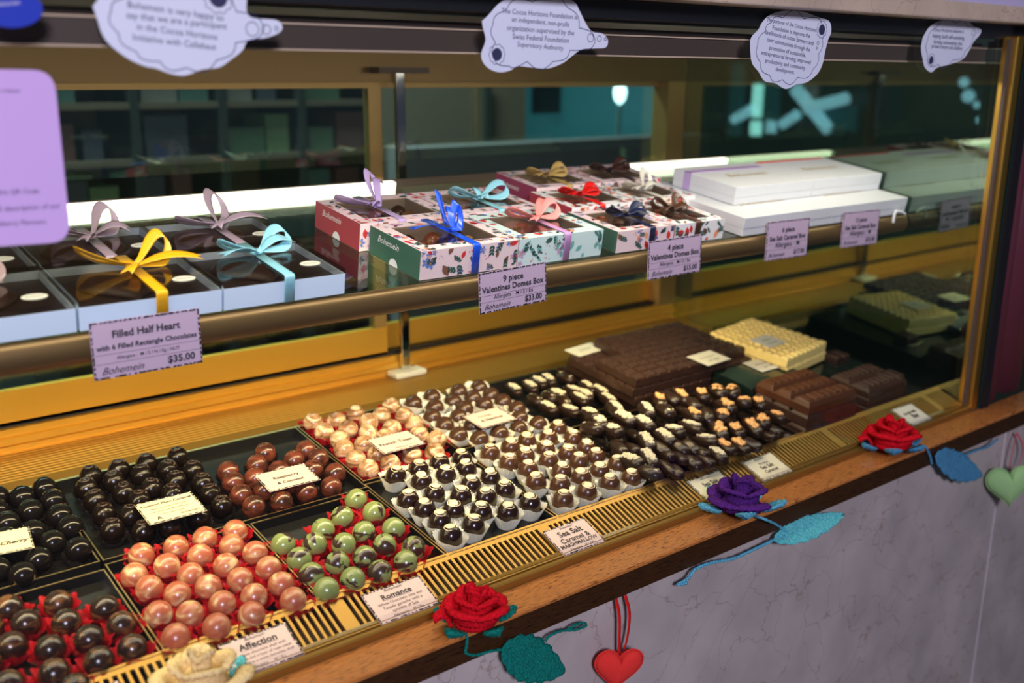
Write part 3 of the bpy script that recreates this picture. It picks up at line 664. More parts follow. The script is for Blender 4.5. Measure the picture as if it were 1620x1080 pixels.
WAL = [topping_mesh(0.026, 0.020, 0.014, 15 + k, 'walnut', 0.0036) for k in range(3)]
def caramel(p, yaw, top, rng, label, group, tilt=(0, 0), sc=1.0):
    k = rng.randrange(3)
    m = Matrix.Translation(p) @ Matrix.Rotation(math.radians(7.3 + tilt[0]), 4, 'X') @ Matrix.Rotation(math.radians(tilt[1]), 4, 'Y') @ Matrix.Rotation(yaw, 4, 'Z') @ Matrix.Scale(sc, 4)
    nm = {'salt': 'salted_caramel_bar', 'walnut': 'walnut_caramel', None: 'plain_caramel'}[top]
    o = link_mesh(nm, BARS[k], [], None, m)
    if top: link_mesh({'salt': 'salt_topping', 'walnut': 'walnut_topping'}[top], (SALT if top == 'salt' else WAL)[k], [], o)
    tag(o, label, 'chocolate', group); return o
rng = random.Random(3)
sl = crop([(215,330),(390,300),(480,250),(590,230),(770,210)], 780, 570, 6.75)
sl2 = crop([(440,455),(590,530),(590,425),(690,380),(740,470),(905,430),(850,350),(1000,310),(985,390),(1040,640),(1290,560),(1220,440),(1130,350),(810,560)], 780, 570, 6.75)
for a, b in sl: caramel(P(a, b + 4, TRAY, -0.006), rng.uniform(1.35, 1.75) , 'salt', rng, 'dark caramel bar with pale salt strip in the back row by the slab stack', 'salted bars in the back row', (0, 0), 1.12)
for a, b in sl2: caramel(P(a, b + 4, TRAY, 0.0), rng.uniform(1.3, 1.9), 'salt', rng, 'dark caramel bar with pale salt flakes in the rear tray', 'salted bars in the rear tray', (rng.uniform(-8, 8), rng.uniform(-10, 10)), 1.12)
# mound in the front tray: a hidden lower layer, then the pieces one sees
def mound(x, y):
    u = (x - 1.0075) / 0.33; v = (y - 0.118) / 0.20
    return max(0.0, 0.030 * math.sin(PI * min(max(v * 0.62 + 0.10, 0), 1)) * (1 - 0.35 * abs(2 * u - 1) ** 3))
for i in range(9):
    for j in range(5):
        x = 1.026 + i * 0.0370 + rng.uniform(-.003, .003); y = 0.136 + j * 0.040 + rng.uniform(-.003, .003)
        caramel(on_plane(x, y, TRAY, FLOORH + 0.0005), rng.uniform(-0.25, 0.25) + 1.57, None, rng, 'plain dark chocolate oval low in the front heap of caramels', 'plain ovals at the bottom of the heap', (0, 0), 0.98)
Ls = [(155,280),(320,240),(165,385),(225,335),(320,395),(400,300),(540,250),(540,340),(680,255),(545,470),(680,440),(750,400),(860,370),(970,465),(560,590),(1050,570),(450,610),(560,700)]
Lw = [(635,180),(790,150),(950,140),(1060,115),(1170,115),(1240,195),(1360,200),(870,285),(1110,220),(1070,285),(1060,390),(1200,390),(1300,360),(1370,330),(1480,300),(1100,510),(1210,500)]
Lp = [(880,200),(780,510),(860,500),(780,580),(870,620),(960,600),(690,560),(760,680),(350,510),(690,650),(980,280),(720,150),(1440,380),(1290,480),(1400,420),(640,510),(930,540),(450,520)]
def heap(lst, top, label, group):
    for a, b in crop(lst, 900, 600, 4.5):
        p = P(a, b, TRAY, 0.0)
        for it in range(12): h = FLOORH + 0.010 + mound(p.x, p.y); p = P(a, b + 3, TRAY, h + 0.008)
        p = P(a, b + 3, TRAY, h + 0.003)
        caramel(p, rng.uniform(1.05, 1.75) - (0.25 if top == 'walnut' else 0.0), top, rng, label, group, (rng.uniform(-16, 8), rng.uniform(-14, 14)), 1.28 if top else 1.1)
heap(Ls, 'salt', 'dark oval caramel sprinkled with pale salt flakes in the front heap', 'salted ovals in the front heap')
heap(Lw, 'walnut', 'dark caramel crowned with golden walnut pieces in the front heap', 'walnut caramels in the front heap')
heap(Lp, None, 'smooth dark oval caramel without topping in the front heap', 'plain ovals on the front heap')

# ---- chocolate slabs
def slab(x0, x1, y0, y1, h0, H, nx, ny, mat, label, name='chocolate_slab', yaw=0.0, finger=False, group=None, rough=0.0, seed=0):
    cx, cy = (x0 + x1) / 2, (y0 + y1) / 2
    m = frame_mat(on_plane(cx, cy, TRAY, h0), 7.3, yaw); w = (x1 - x0); d = (y1 - y0); rng = random.Random(seed)
    bm = bmesh.new(); box(bm, -w / 2, w / 2, -d / 2, d / 2, 0.0, H * (0.62 if finger else 0.80))
    gx, gy = w / nx, d / ny; g = 0.0016
    for i in range(nx):
        for j in range(ny):
            a, b = -w / 2 + i * gx + g * (i > 0), -w / 2 + (i + 1) * gx - g * (i < nx - 1); c, e = -d / 2 + j * gy + g * (j > 0), -d / 2 + (j + 1) * gy - g * (j < ny - 1)
            hh = H * (1 + rough * rng.uniform(-1, 1)); bv = min(gx, gy) * (0.12 if finger else 0.07); mid = H * (0.62 if finger else 0.80)
            lo = [bm.verts.new(q) for q in ((a, c, mid), (b, c, mid), (b, e, mid), (a, e, mid))]
            k = 0.35 if finger else 1.0
            up = [bm.verts.new(q) for q in ((a + bv, c + bv * 1.0, hh), (b - bv, c + bv, hh), (b - bv, e - bv, hh), (a + bv, e - bv, hh))]
            bm.faces.new(up)
            for q in range(4): bm.faces.new((lo[q], lo[(q + 1) % 4], up[(q + 1) % 4], up[q]))
            if finger:
                nf = 7; fw = (b - a - 2 * bv) / nf
                for f in range(nf):
                    xa = a + bv + f * fw
                    tri = [(xa + fw * 0.1, hh), (xa + fw * 0.9, hh), (xa + fw * 0.62, hh + 0.0026), (xa + fw * 0.38, hh + 0.0026)]
                    A = [bm.verts.new((q[0], c + bv * 1.6, q[1] + 0.00001)) for q in tri]; B = [bm.verts.new((q[0], e - bv * 1.6, q[1] + 0.00001)) for q in tri]
                    for q in range(4): bm.faces.new((A[q], A[(q + 1) % 4], B[(q + 1) % 4], B[q]))
                    bm.faces.new(A[::-1]); bm.faces.new(B)
    o = obj(name, bm, mat, None, m); tag(o, label, 'chocolate slab', group); bevel_mod(o, 0.0008, 2)
    return o
HB = FLOORH - 0.0025
sh = 0.0165; z0 = -0.016
slab(1.178, 1.500, 0.3255, 0.5150, z0, sh, 14, 8, 'slabdarker', 'dark chocolate slab at the bottom of the tall left stack', seed=1, name='dark_chocolate_slab')
slab(1.170, 1.492, 0.3235, 0.4980, z0 + sh + .0006, sh, 14, 8, 'slabdark', 'dark chocolate slab second from the bottom of the left stack', seed=2, name='dark_chocolate_slab')
slab(1.163, 1.485, 0.3225, 0.4850, z0 + 2 * sh + .0012, sh, 14, 7, 'slabdark', 'dark chocolate slab second from the top with a white card on its back left corner', seed=3, name='dark_chocolate_slab')
slab(1.168, 1.400, 0.3205, 0.4180, z0 + 3 * sh + .0018, sh, 9, 5, 'slabdark', 'scored dark chocolate slab on top front of the left stack', seed=4, rough=0.05, name='dark_chocolate_slab')
slab(1.232, 1.455, 0.4195, 0.4930, z0 + 3 * sh + .0018, sh, 9, 4, 'slabdark', 'scored dark chocolate slab on top rear of the left stack', seed=5, rough=0.05, name='dark_chocolate_slab')
slab(1.4025, 1.468, 0.335, 0.4180, z0 + 3 * sh + .0018, sh, 3, 4, 'slabdarker', 'small dark slab piece at the right end of the left stack', seed=6, name='dark_chocolate_slab', rough=0.05)
slab(1.484, 1.522, 0.318, 0.350, z0 + 3 * sh + .0018, 0.016, 1, 1, 'slabdarker', 'broken dark chocolate chunk beside the white chocolate slabs', name='chocolate_chunk', yaw=0.2, seed=7)
# white chocolate slabs on a glass plate
def block_stand(x0, x1, y0, y1, hh, label, mat='traydark', name='display_block'):
    cx, cy = (x0 + x1) / 2, (y0 + y1) / 2; m = frame_mat(on_plane(cx, cy, TRAY, z0), 7.3)
    bm = bmesh.new(); box(bm, -(x1 - x0) / 2, (x1 - x0) / 2, -(y1 - y0) / 2, (y1 - y0) / 2, 0, hh - z0); o = obj(name, bm, mat, None, m); bevel_mod(o, 0.0015); tag(o, label, 'riser'); return o
M['greenglass'] = pm('dark_green_glass', (0.004, 0.011, 0.008), 0.15)
block_stand(1.510, 1.700, 0.205, 0.470, 0.016, 'dark green glass riser under the white chocolate slabs', 'greenglass', 'glass_riser')
slab(1.468, 1.618, 0.262, 0.425, 0.0205, 0.018, 9, 10, 'slabwhite', 'lower cream white chocolate slab on the glass riser', yaw=0.15, name='white_chocolate_slab', seed=8)
slab(1.464, 1.614, 0.260, 0.423, 0.0395, 0.0185, 9, 10, 'slabwhite', 'top cream white chocolate slab with a small card on it', yaw=0.15, name='white_chocolate_slab', seed=9, rough=0.04)
# milk finger bars
block_stand(1.352, 1.502, 0.232, 0.318, 0.034, 'dark green glass riser behind the finger bars', 'greenglass', 'glass_riser')
for i in range(3):
    slab(1.357 + i * .003, 1.500 - i * .002, 0.1185, 0.228, z0 + i * 0.0215, 0.021, 1, 3, 'slabmilk' if i == 2 else 'slabdark', ['bottom milk chocolate finger bar of the stack by the grille', 'middle milk chocolate finger bar of the stack by the grille', 'top ridged milk chocolate finger bar of the stack by the grille'][i], name='milk_finger_bar', finger=(i == 2), seed=i)
for i in range(3):
    slab(1.545, 1.665, 0.125, 0.205, z0 + i * 0.0170, 0.0165, 1, 2, 'slabdark', ['bottom finger bar of the far right stack', 'middle finger bar of the far right stack', 'top finger bar of the far right stack'][i], name='milk_finger_bar', finger=(i == 2), seed=i + 20)
for i, (a, b) in enumerate([(1372, 585), (1408, 594), (1322, 562)]):
    p = P(a, b, TRAY, 0.030)
    slab(p.x - .02, p.x + .02, p.y - .016, p.y + .016, 0.020, 0.015, 2, 1, 'slabdarker', ['square chocolate chunk nearest the end glass behind the far finger bars', 'square chocolate chunk behind the far finger bars', 'square chocolate chunk right of the white chocolate slabs'][[1, 0, 2][i]], name='chocolate_chunk', seed=30 + i)
    block_stand(p.x - .024, p.x + .024, p.y - .019, p.y + .019, 0.0195, ['small black riser under the middle chocolate chunk', 'small black riser under the chunk nearest the end glass', 'small black riser under the chunk by the white slabs'][i])

# ---- cards standing among the chocolates
SC = 0.35
def px6(l, ox, oy, s): return crop(l, ox, oy, s)
card_from_px('flavour_card', 'cream card reading Damson Plum Caramel lying on the dark truffles', [(212.5,798),(302.5,776.7),(326.7,806.7),(236.7,830.8)], TRAY, 0.0215,
  [('Damson Plum Caramel', 0, .25, .88, None, 'C', .02, 0), ('Please to be enjoyed whole', 0, .08, .62, None, 'C', 0, 0), ('please ask a staff member for', 0, -.06, .66, None, 'C', 0, 0), ('more information', 0, -.20, .42, None, 'C', 0, 0), ('Bohemein', .25, -.36, .34, None, 'C', 0, SC), ('A', -.28, -.38, None, .18, 'C', .026, 0)], 'ivorycard', seed=3)
card_from_px('flavour_card', 'cream card reading Raspberry & Coconut on the reddish truffles', [(402,751),(481.5,731.9),(506,758.5),(426,777.8)], TRAY, 0.0215,
  [('Raspberry', 0, .02, .50, None, 'C', .02, 0), ('& Coconut', 0, -.26, .52, None, 'C', .026, 0)], 'pinkcard', seed=4)
card_from_px('flavour_card', 'cream card reading Cherry at the far left edge of the photo', [(-20,843.6),(42.8,833.4),(57,864),(-2,877)], TRAY, 0.0215,
  [('Cherry', .05, -.15, .75, None, 'C', .03, SC)], 'ivorycard', seed=5)
card_from_px('flavour_card', 'pink card reading French Toast on the beige truffles', px6([(720,570),(1115,480),(1275,605),(880,710)], 460, 600, 6), TRAY, 0.0215,
  [('French Toast', 0, -.08, .78, None, 'C', .02, 0), ('Allergens  M / G', .1, -.38, .5, None, 'C', 0, 0)], 'pinkcard', seed=6)
card_from_px('flavour_card', 'pink card reading Orange & Hazelnut on the plain milk truffles', px6([(765,520),(1130,430),(1330,550),(950,665)], 620, 580, 6.75), TRAY, 0.0215,
  [('Orange', -.05, .12, .35, None, 'C', .0, 0), ('& Hazelnut', 0, -.16, .60, None, 'C', .026, 0)], 'pinkcard', seed=7)
hstk = z0 + 3 * sh + .0022
card_from_px('price_card', 'white card on the back left corner of the dark slab stack', px6([(100,250),(345,210),(405,245),(240,325)], 870, 500, 4.91), TRAY, hstk + .001, [('Dark 72%', .0, -.05, .4, None, 'C', 0, 0)], 'cream', border=False)
card_from_px('price_card', 'white card lying on the right end of the dark slab stack', px6([(1080,310),(1245,262),(1405,330),(1215,390)], 870, 500, 4.91), TRAY, z0 + 4 * sh + .004, [('Dark Chocolate', .0, .05, .6, None, 'C', 0, 0), ('per 100g', .0, -.25, .4, None, 'C', 0, 0)], 'cream', border=False)
card_from_px('price_card', 'white card on the green glass riser behind the finger bars', px6([(330,400),(480,355),(645,410),(440,460)], 1100, 480, 4.263), TRAY, 0.0365, [('Milk Chocolate', .0, .05, .6, None, 'C', 0, 0), ('per 100g', .0, -.25, .4, None, 'C', 0, 0)], 'cream', border=False)
card_from_px('price_card', 'small pale card on top of the white chocolate slab', px6([(375,245),(470,208),(630,258),(490,298)], 1100, 480, 4.263), TRAY, 0.0595, [('White', .0, .05, .4, None, 'C', 0, 0), ('Chocolate', .0, -.25, .5, None, 'C', 0, 0)], 'cream', border=False)

# ---- cards on the slotted grille
def gcard(x0, w, lines, label, paper='pinkcard', seed=1, h=0.047, rules=()):
    m = gm @ Matrix.Translation((x0 + w / 2, 0.0345, 0.0022))
    return card('flavour_card', label, m, w, h, lines, paper, seed=seed, rules=rules)
LG = ('Bohemein', .0, .36, .30, None, 'C', 0, SC)
gcard(0.168, 0.078, [LG], 'pink card at the bottom left corner of the grille behind the cream rose', seed=10)
gcard(0.3475, 0.075, [LG, ('Affection', 0, .14, .56, None, 'C', .026, 0), ('a white chocolate shell with', 0, -.01, .72, None, 'C', 0, 0), ('ganache and a layer of rose water', 0, -.13, .84, None, 'C', 0, 0), ('covered in a white chocolate shell', 0, -.25, .84, None, 'C', 0, 0), ('Allergens     M / Eu', 0, -.39, .5, None, 'C', 0, 0)], 'pale pink card reading Affection on the grille behind the cream rose', seed=11, rules=((.115, .27),))
gcard(0.5155, 0.078, [LG, ('Romance', 0, .14, .50, None, 'C', .026, 0), ('White Chocolate, lime and', 0, -.01, .74, None, 'C', 0, 0), ('Tequila ganache with a', 0, -.14, .66, None, 'C', 0, 0), ('sprinkle of Salt', 0, -.27, .44, None, 'C', 0, 0), ('Allergens     M / Eu', 0, -.41, .5, None, 'C', 0, 0)], 'pale pink card reading Romance on the grille left of the red rose', seed=12, rules=((.115, .25),))
gcard(0.7830, 0.0715, [LG, ('Sea Salt', 0, .11, .56, None, 'C', .026, 0), ('Caramel &', 0, -.12, .68, None, 'C', .02, 0), ('MARSHMALLOW', 0, -.28, .86, None, 'C', .026, 0), ('Allergens   M | GEL', 0, -.42, .6, None, 'C', 0, 0)], 'pale pink card reading Sea Salt Caramel & Marshmallow on the grille', seed=13)
gcard(1.0550, 0.070, [LG, ('Sea Salt', 0, .08, .46, None, 'C', .026, 0), ('Caramel', 0, -.18, .50, None, 'C', .02, 0)], 'ivory card reading Sea Salt Caramel behind the purple rose', 'ivorycard', seed=14)
gcard(1.1780, 0.070, [LG, ('Walnut', 0, .14, .32, None, 'C', .0, 0), ('Sea Salt', 0, -.05, .42, None, 'C', .026, 0), ('Caramel', 0, -.24, .42, None, 'C', .026, 0)], 'ivory card reading Walnut Sea Salt Caramel right of the purple rose', 'ivorycard', seed=15)
gcard(1.5850, 0.062, [('Sea Salt Milk', 0, .05, .62, None, 'C', .04, 0), ('Bar', .05, -.2, .3, None, 'C', .04, 0)], 'pale card at the far right end of the grille behind the red rose', 'cream', seed=16)

# ---- price placards hanging on the shelf rail
def placard(quad, label, l1, l2, al, price, seed, paper='lilaccard', w2=.92):
    tl, tr, br, bl = [PY(a, b, 0.2105) for a, b in quad]
    x0 = (tl.x + bl.x) / 2; x1 = (tr.x + br.x) / 2; zt = (tl.z + tr.z) / 2; zb = (bl.z + br.z) / 2; w = x1 - x0; h = zt - zb
    rot = math.atan2((tr.z - tl.z + br.z - bl.z) / 2, w)
    m = Matrix.Translation(((x0 + x1) / 2, 0.2105, (zt + zb) / 2)) @ Matrix.Rotation(-rot, 4, 'Y') @ Matrix.Rotation(PI / 2, 4, 'X')
    c = card('price_placard', label, m, w, h, [(l1, 0, .20, .62 if len(l1) > 10 else .30, None, 'C', .026, 0), (l2, 0, .0, w2, None, 'C', .026, 0), (al, 0, -.18, .58, None, 'C', 0.01, 0), (price, .30, -.40, .26, None, 'C', .026, 0), ('Bohemein', -.24, -.42, .38, None, 'C', 0, .5)], paper, seed=seed, rules=((-.08, 0), (-.24, 0)), thick=0.0012)
    return c
placard([(140,512),(315,487),(320,573),(150,603)], 'lilac placard reading Filled Half Heart 35 dollars', 'Filled Half Heart', 'with 6 Filled Rectangle Chocolates', 'Allergens :  M / S / N / Eg / NUT', '$35.00', 21)
placard([(760,433),(866,413),(862,476),(756,498)], 'lilac placard reading 9 piece at 33 dollars, below the blue bow box', '9 piece', 'Valentines Domes Box', 'Allergens :  M / S / Eu', '$33.00', 22)
placard([(1028,383),(1111,369),(1107,430),(1023,443)], 'lilac placard reading 4 piece at 15 dollars, middle of the rail', '4 piece', 'Valentines Domes Box', 'Allergens :  M / S / Eu', '$15.00', 23)
placard([(1213,353),(1280,343),(1277,405),(1212,412)], 'grey placard reading 6 piece, left one under the white boxes', '6 piece', 'Sea Salt Caramel Box', 'Allergens :  M', '$17.00', 24, w2=.86)
placard([(1333,337),(1391,331),(1388,385),(1332,392)], 'grey placard reading 12 piece, right one under the white boxes', '12 piece', 'Sea Salt Caramel Box', 'Allergens :  M', '$33.00', 25, w2=.86)

# ================================================================ GIFT BOXES
def strip(path, wdirs, w, notch=0.0):
    bm = bmesh.new(); n = len(path); cols = 4; rows = []
    for i, p in enumerate(path):
        wd = wdirs[i] if isinstance(wdirs, list) else wdirs
        tg = (path[min(i + 1, n - 1)] - path[max(i - 1, 0)]).normalized()
        ww = w[i] if isinstance(w, list) else w; row = []
        for k in range(cols + 1):
            u = k / cols - 0.5; q = p + wd * (u * ww)
            if notch and i == n - 1: q = q + tg * notch * (abs(u) * 2 - 0.5)
            row.append(bm.verts.new(q))
        rows.append(row)
    for a, b in zip(rows, rows[1:]):
        for k in range(cols): bm.faces.new((a[k], a[k + 1], b[k + 1], b[k]))
    return bm
def ribbon_obj(name, bm, mat, parent):
    o = obj(name, bm, mat, parent, smooth=True); m = o.modifiers.new('thickness', 'SOLIDIFY'); m.thickness = 0.0005; m.offset = 0; return o
def bow(parent, c, top, loops, tails, w, mat, band_front=None, band_back=None, bh=0.03, ww=None, bandmat=None):
    """ribbon > loops, tails, knot, band; c = knot position on the lid (x, y); loops / tails = (angle deg, length, lift)"""
    r = empty('ribbon'); r.parent = parent; bandmat = bandmat or mat
    K = Vector((c[0], c[1], top + 0.004))
    for a, L, H in loops:
        L *= 1.25; H *= 1.15; a = math.radians(a); d = Vector((math.cos(a), math.sin(a), 0)); sd = Vector((-d.y, d.x, 0)); pts = []; wd = []; ws = []
        for k in range(25):
            t = k / 24; out = L * math.sin(PI * t) ** 0.8; up = H * (0.5 - 0.5 * math.cos(2 * PI * t)) * 0.55 + H * 0.55 * math.sin(2 * PI * t) * (0.9 if t < .5 else .9) * 0.5
            lat = L * 0.22 * math.sin(2 * PI * t)
            pts.append(K + d * out + Vector((0, 0, max(up + 0.002, 0.0))) + sd * lat)
            wv = (sd * 0.75 + Vector((0, 0, 0.55)) * (1 if t < .5 else 1)).normalized(); wd.append(wv); ws.append(w * (0.35 + 0.65 * min(1, math.sin(PI * t) * 1.8)))
        ribbon_obj('bow_loop', strip(pts, wd, ws), mat, r)
    for a, L, H in tails:
        a = math.radians(a); d = Vector((math.cos(a), math.sin(a), 0)); sd = Vector((-d.y, d.x, 0)); pts = []; wd = []; ws = []
        for k in range(13):
            t = k / 12; pts.append(K + d * (L * t) + Vector((0, 0, max(-0.002, H * math.sin(PI * t * 0.75) - 0.002 * t))) + sd * (L * 0.12 * math.sin(2.5 * t)))
            wd.append((sd + Vector((0, 0, 0.35 * math.sin(3 * t)))).normalized()); ws.append(w * (0.4 + 0.6 * min(1, t * 3)))
        ribbon_obj('bow_tail', strip(pts, wd, ws, w * 0.5), mat, r)
    bm = bmesh.new(); bmesh.ops.create_uvsphere(bm, u_segments=14, v_segments=8, radius=1)
    for v in bm.verts: v.co = K + Vector((v.co.x * w * 0.34, v.co.y * w * 0.40, v.co.z * w * 0.30 + 0.001))
    obj('knot', bm, mat, r, smooth=True)
    bm = None
    if band_front is not None:
        X = Vector((1, 0, 0)); z = top + 0.0012; yf = band_front
        pth = [Vector((c[0], c[1], z)), Vector((c[0], (c[1] + yf) / 2, z)), Vector((c[0], yf + 0.002, z)), Vector((c[0], yf - 0.0010, z - 0.001)), Vector((c[0], yf - 0.0012, z - 0.004)), Vector((c[0], yf - 0.0012, 0.0005))]
        ribbon_obj('band', strip(pth, X, w), bandmat, r)
    if band_back is not None:
        z = top + 0.0012
        ribbon_obj('band', strip([Vector((c[0], c[1], z)), Vector((c[0], band_back, z)), Vector((c[0], band_back + 0.001, z - .003)), Vector((c[0], band_back + 0.001, 0.001))], Vector((1, 0, 0)), w), bandmat, r)
    return r
def shelf_mat(x, y, yaw=0): return frame_mat(on_plane(x, y, SHELF), 8.6, yaw)

def heart_shape(n=40, s=1.0):
    pts = []
    for k in range(n):
        t = 2 * PI * k / n; x = 16 * math.sin(t) ** 3; y = 13 * math.cos(t) - 5 * math.cos(2 * t) - 2 * math.cos(3 * t) - math.cos(4 * t)
        pts.append((x / 17 * s, y / 17 * s))
    return pts
def heart_box(x0, y0, w, d, ribmat, bowargs, label, kc=(0.60, 0.55), sticker=True, chlabel='dark half heart chocolate'):
    """white open box, dark inside, clear lid, oval sticker, ribbon.  local x right, y back; origin front left"""
    h = 0.031; t = empty('heart_gift_box', matrix=shelf_mat(x0, y0)); tag(t, label, 'gift box', 'clear lidded heart chocolate boxes')
    bm = bmesh.new(); th = 0.0012
    box(bm, 0, w, 0, d, 0.0004, 0.0016)
    box(bm, 0, w, 0, th, 0.0016, h - .006); box(bm, 0, w, d - th, d, 0.0016, h - .006); box(bm, 0, th, th, d - th, 0.0016, h - .006); box(bm, w - th, w, th, d - th, 0.0016, h - .006)
    obj('box_base', bm, 'boxblue', t)
    bm = bmesh.new(); box(bm, th, w - th, th, d - th, 0.0018, 0.016); obj('dark_insert', bm, 'insert', t)
    bm = bmesh.new(); e = 0.0004
    box(bm, -e, w + e, -e, d + e, h - 0.0006, h)
    box(bm, -e, w + e, -e, 0.0, 0.012, h - .0006) if False else None
    box(bm, 0.0, w, 0, 0.0006, h - .006, h - .0006); box(bm, 0, w, d - .0006, d, h - .006, h - .0006); box(bm, 0, .0006, .0006, d - .0006, h - .006, h - .0006); box(bm, w - .0006, w, .0006, d - .0006, h - .006, h - .0006)
    obj('clear_lid', bm, 'lid', t)
    if sticker:
        bm = bmesh.new(); cx, cy = w * 0.80, d * 0.24
        pts = [(cx + 0.0125 * math.cos(a), cy + 0.0085 * math.sin(a), h + 0.0003) for a in [2 * PI * k / 28 for k in range(28)]]
        polyplate(bm, pts, (0, 0, 0.0003)); st = obj('oval_sticker', bm, 'cream', t)
        bm = bmesh.new(); put_text(bm, 'Bohemein', cx, cy - .001, 0.017, None, 'C', 0, SC, 0, h + 0.0008); obj('sticker_print', bm, 'greyink', st)
    c = (w * kc[0], d * kc[1])
    bow(t, c, h, *bowargs, 0.0125, ribmat, 0.0, d)
    # chocolate half heart inside
    m = shelf_mat(x0, y0) @ Matrix.Translation((w * 0.45, d * 0.52, 0.0163))
    bm = bmesh.new(); hs = heart_shape(40, 0.050); rings = []
    for q, z in ((1.0, 0.0), (1.0, 0.003), (0.85, 0.009), (0.5, 0.0125), (0.0, 0.0135)):
        rings.append([bm.verts.new((a * q, b * q, z)) for a, b in hs] if q > 0 else [bm.verts.new((0, 0, z))])
    bm.faces.new(rings[0])
    for a, b in zip(rings, rings[1:]):
        for k in range(40):
            if len(b) == 1: bm.faces.new((a[k], a[(k + 1) % 40], b[0]))
            else: bm.faces.new((a[k], a[(k + 1) % 40], b[(k + 1) % 40], b[k]))
    o = obj('half_heart_chocolate', bm, 'slabdark', None, m, smooth=True); tag(o, chlabel, 'chocolate')
    return t
BW, BD = 0.1475, 0.125
y0 = 0.2215
heart_box(0.2775, y0, BW, BD, 'r_yellow', ([(158, 0.048, 0.026), (25, 0.036, 0.034)], [(235, 0.036, 0.010), (-10, 0.070, 0.010)]), 'white heart box with clear lid and yellow satin bow', (0.56, 0.62), chlabel='dark half heart chocolate under the lid of the yellow bow box')
heart_box(0.4275, y0, BW, BD, 'r_sky', ([(165, 0.038, 0.020), (28, 0.040, 0.022)], [(190, 0.052, 0.012), (8, 0.046, 0.014)]), 'white heart box with clear lid and sky blue satin bow', (0.52, 0.62), chlabel='dark half heart chocolate under the lid of the sky blue bow box')
heart_box(0.1270, y0, BW, BD, 'r_pinkgrey', ([(165, 0.038, 0.020), (28, 0.040, 0.022)], [(215, 0.040, 0.012), (-40, 0.040, 0.012)]), 'white heart box with dusty pink bow at the left edge of the shelf', (0.40, 0.6), chlabel='dark half heart chocolate under the lid of the dusty pink bow box')
y1 = y0 + BD + 0.002
heart_box(0.2780, y1, BW, 0.120, 'r_lilac', ([(165, 0.036, 0.022), (45, 0.036, 0.034)], [(230, 0.030, 0.010), (-20, 0.040, 0.016)]), 'heart box with grey lilac bow behind the yellow bow box', (0.5, 0.55), chlabel='dark half heart chocolate behind the yellow bow box')
heart_box(0.4280, y1, BW, 0.120, 'r_lilac', ([(170, 0.042, 0.016), (70, 0.040, 0.040)], [(240, 0.030, 0.012), (-5, 0.060, 0.012)]), 'heart box with grey lilac bow behind the sky blue bow box', (0.52, 0.55), chlabel='dark half heart chocolate behind the sky blue bow box')
heart_box(0.1280, y1, BW, 0.120, 'r_lilac', ([(170, 0.042, 0.016), (50, 0.040, 0.030)], [(240, 0.030, 0.012), (-5, 0.050, 0.012)]), 'heart box with lilac bow behind the hanging purple placard', (0.52, 0.55), chlabel='dark half heart chocolate behind the dusty pink bow box')

PRINTS = {'p_red': 3, 'p_blue': 4, 'p_green': 5, 'p_teal': 6, 'p_brown': 7, 'p_peach': 8, 'p_lilac': 9, 'p_ochre': 10, 'whiteink': 11}
def floral(bm, fn, u0, u1, v0, v1, rng, dens=1.0, palette=0, size=0.0055):
    """printed leaves, berries and blooms in the card's surface; fn maps (u, v) to a point"""
    def blob(cu, cv, a, b, rot, mi, n=10, leaf=False):
        pts = []
        for k in range(n):
            t = 2 * PI * k / n; x = a * math.cos(t); y = b * math.sin(t) * ((1 - abs(math.cos(t)) ** 2.2) if leaf else 1)
            U = cu + x * math.cos(rot) - y * math.sin(rot); V = cv + x * math.sin(rot) + y * math.cos(rot)
            pts.append(fn(min(max(U, u0), u1), min(max(V, v0), v1)))
        try: flatpoly(bm, pts, mi)
        except ValueError: pass
    area_ = (u1 - u0) * (v1 - v0); n = int(area_ / (size * size * 3.0) * dens)
    for i in range(n):
        cu = rng.uniform(u0, u1); cv = rng.uniform(v0, v1); k = rng.random(); rot = rng.uniform(0, PI)
        s = size * rng.uniform(0.6, 1.1)
        if palette == 2: k *= 0.5
        if k < 0.30:
            blob(cu, cv, s, s * 0.55, rot, rng.choice([3, 8, 3, 7] if palette != 1 else [6, 9, 5, 6]), leaf=True)
        elif k < 0.62:
            for q in range(3):
                off = (q - 1) * s * 0.55
                for sgn in (-1, 1): blob(cu + off * math.cos(rot) + sgn * s * .25 * math.sin(rot), cv + off * math.sin(rot) + sgn * s * .25 * math.cos(rot), s * 0.42, s * 0.26, rot + sgn * 0.8, 5 if palette != 1 else rng.choice([5, 6]), 8, True)
        elif k < 0.80:
            for q in range(5): blob(cu + s * .45 * math.cos(q * 1.257), cv + s * .45 * math.sin(q * 1.257), s * .36, s * .24, q * 1.257, rng.choice([4, 4, 9]) if palette != 1 else 9, 8)
            blob(cu, cv, s * .22, s * .22, 0, 10, 8)
        else:
            for q in range(4): blob(cu + rng.uniform(-s, s) * .6, cv + rng.uniform(-s, s) * .6, s * .13, s * .13, 0, rng.choice([3, 3, 8, 4]), 6)
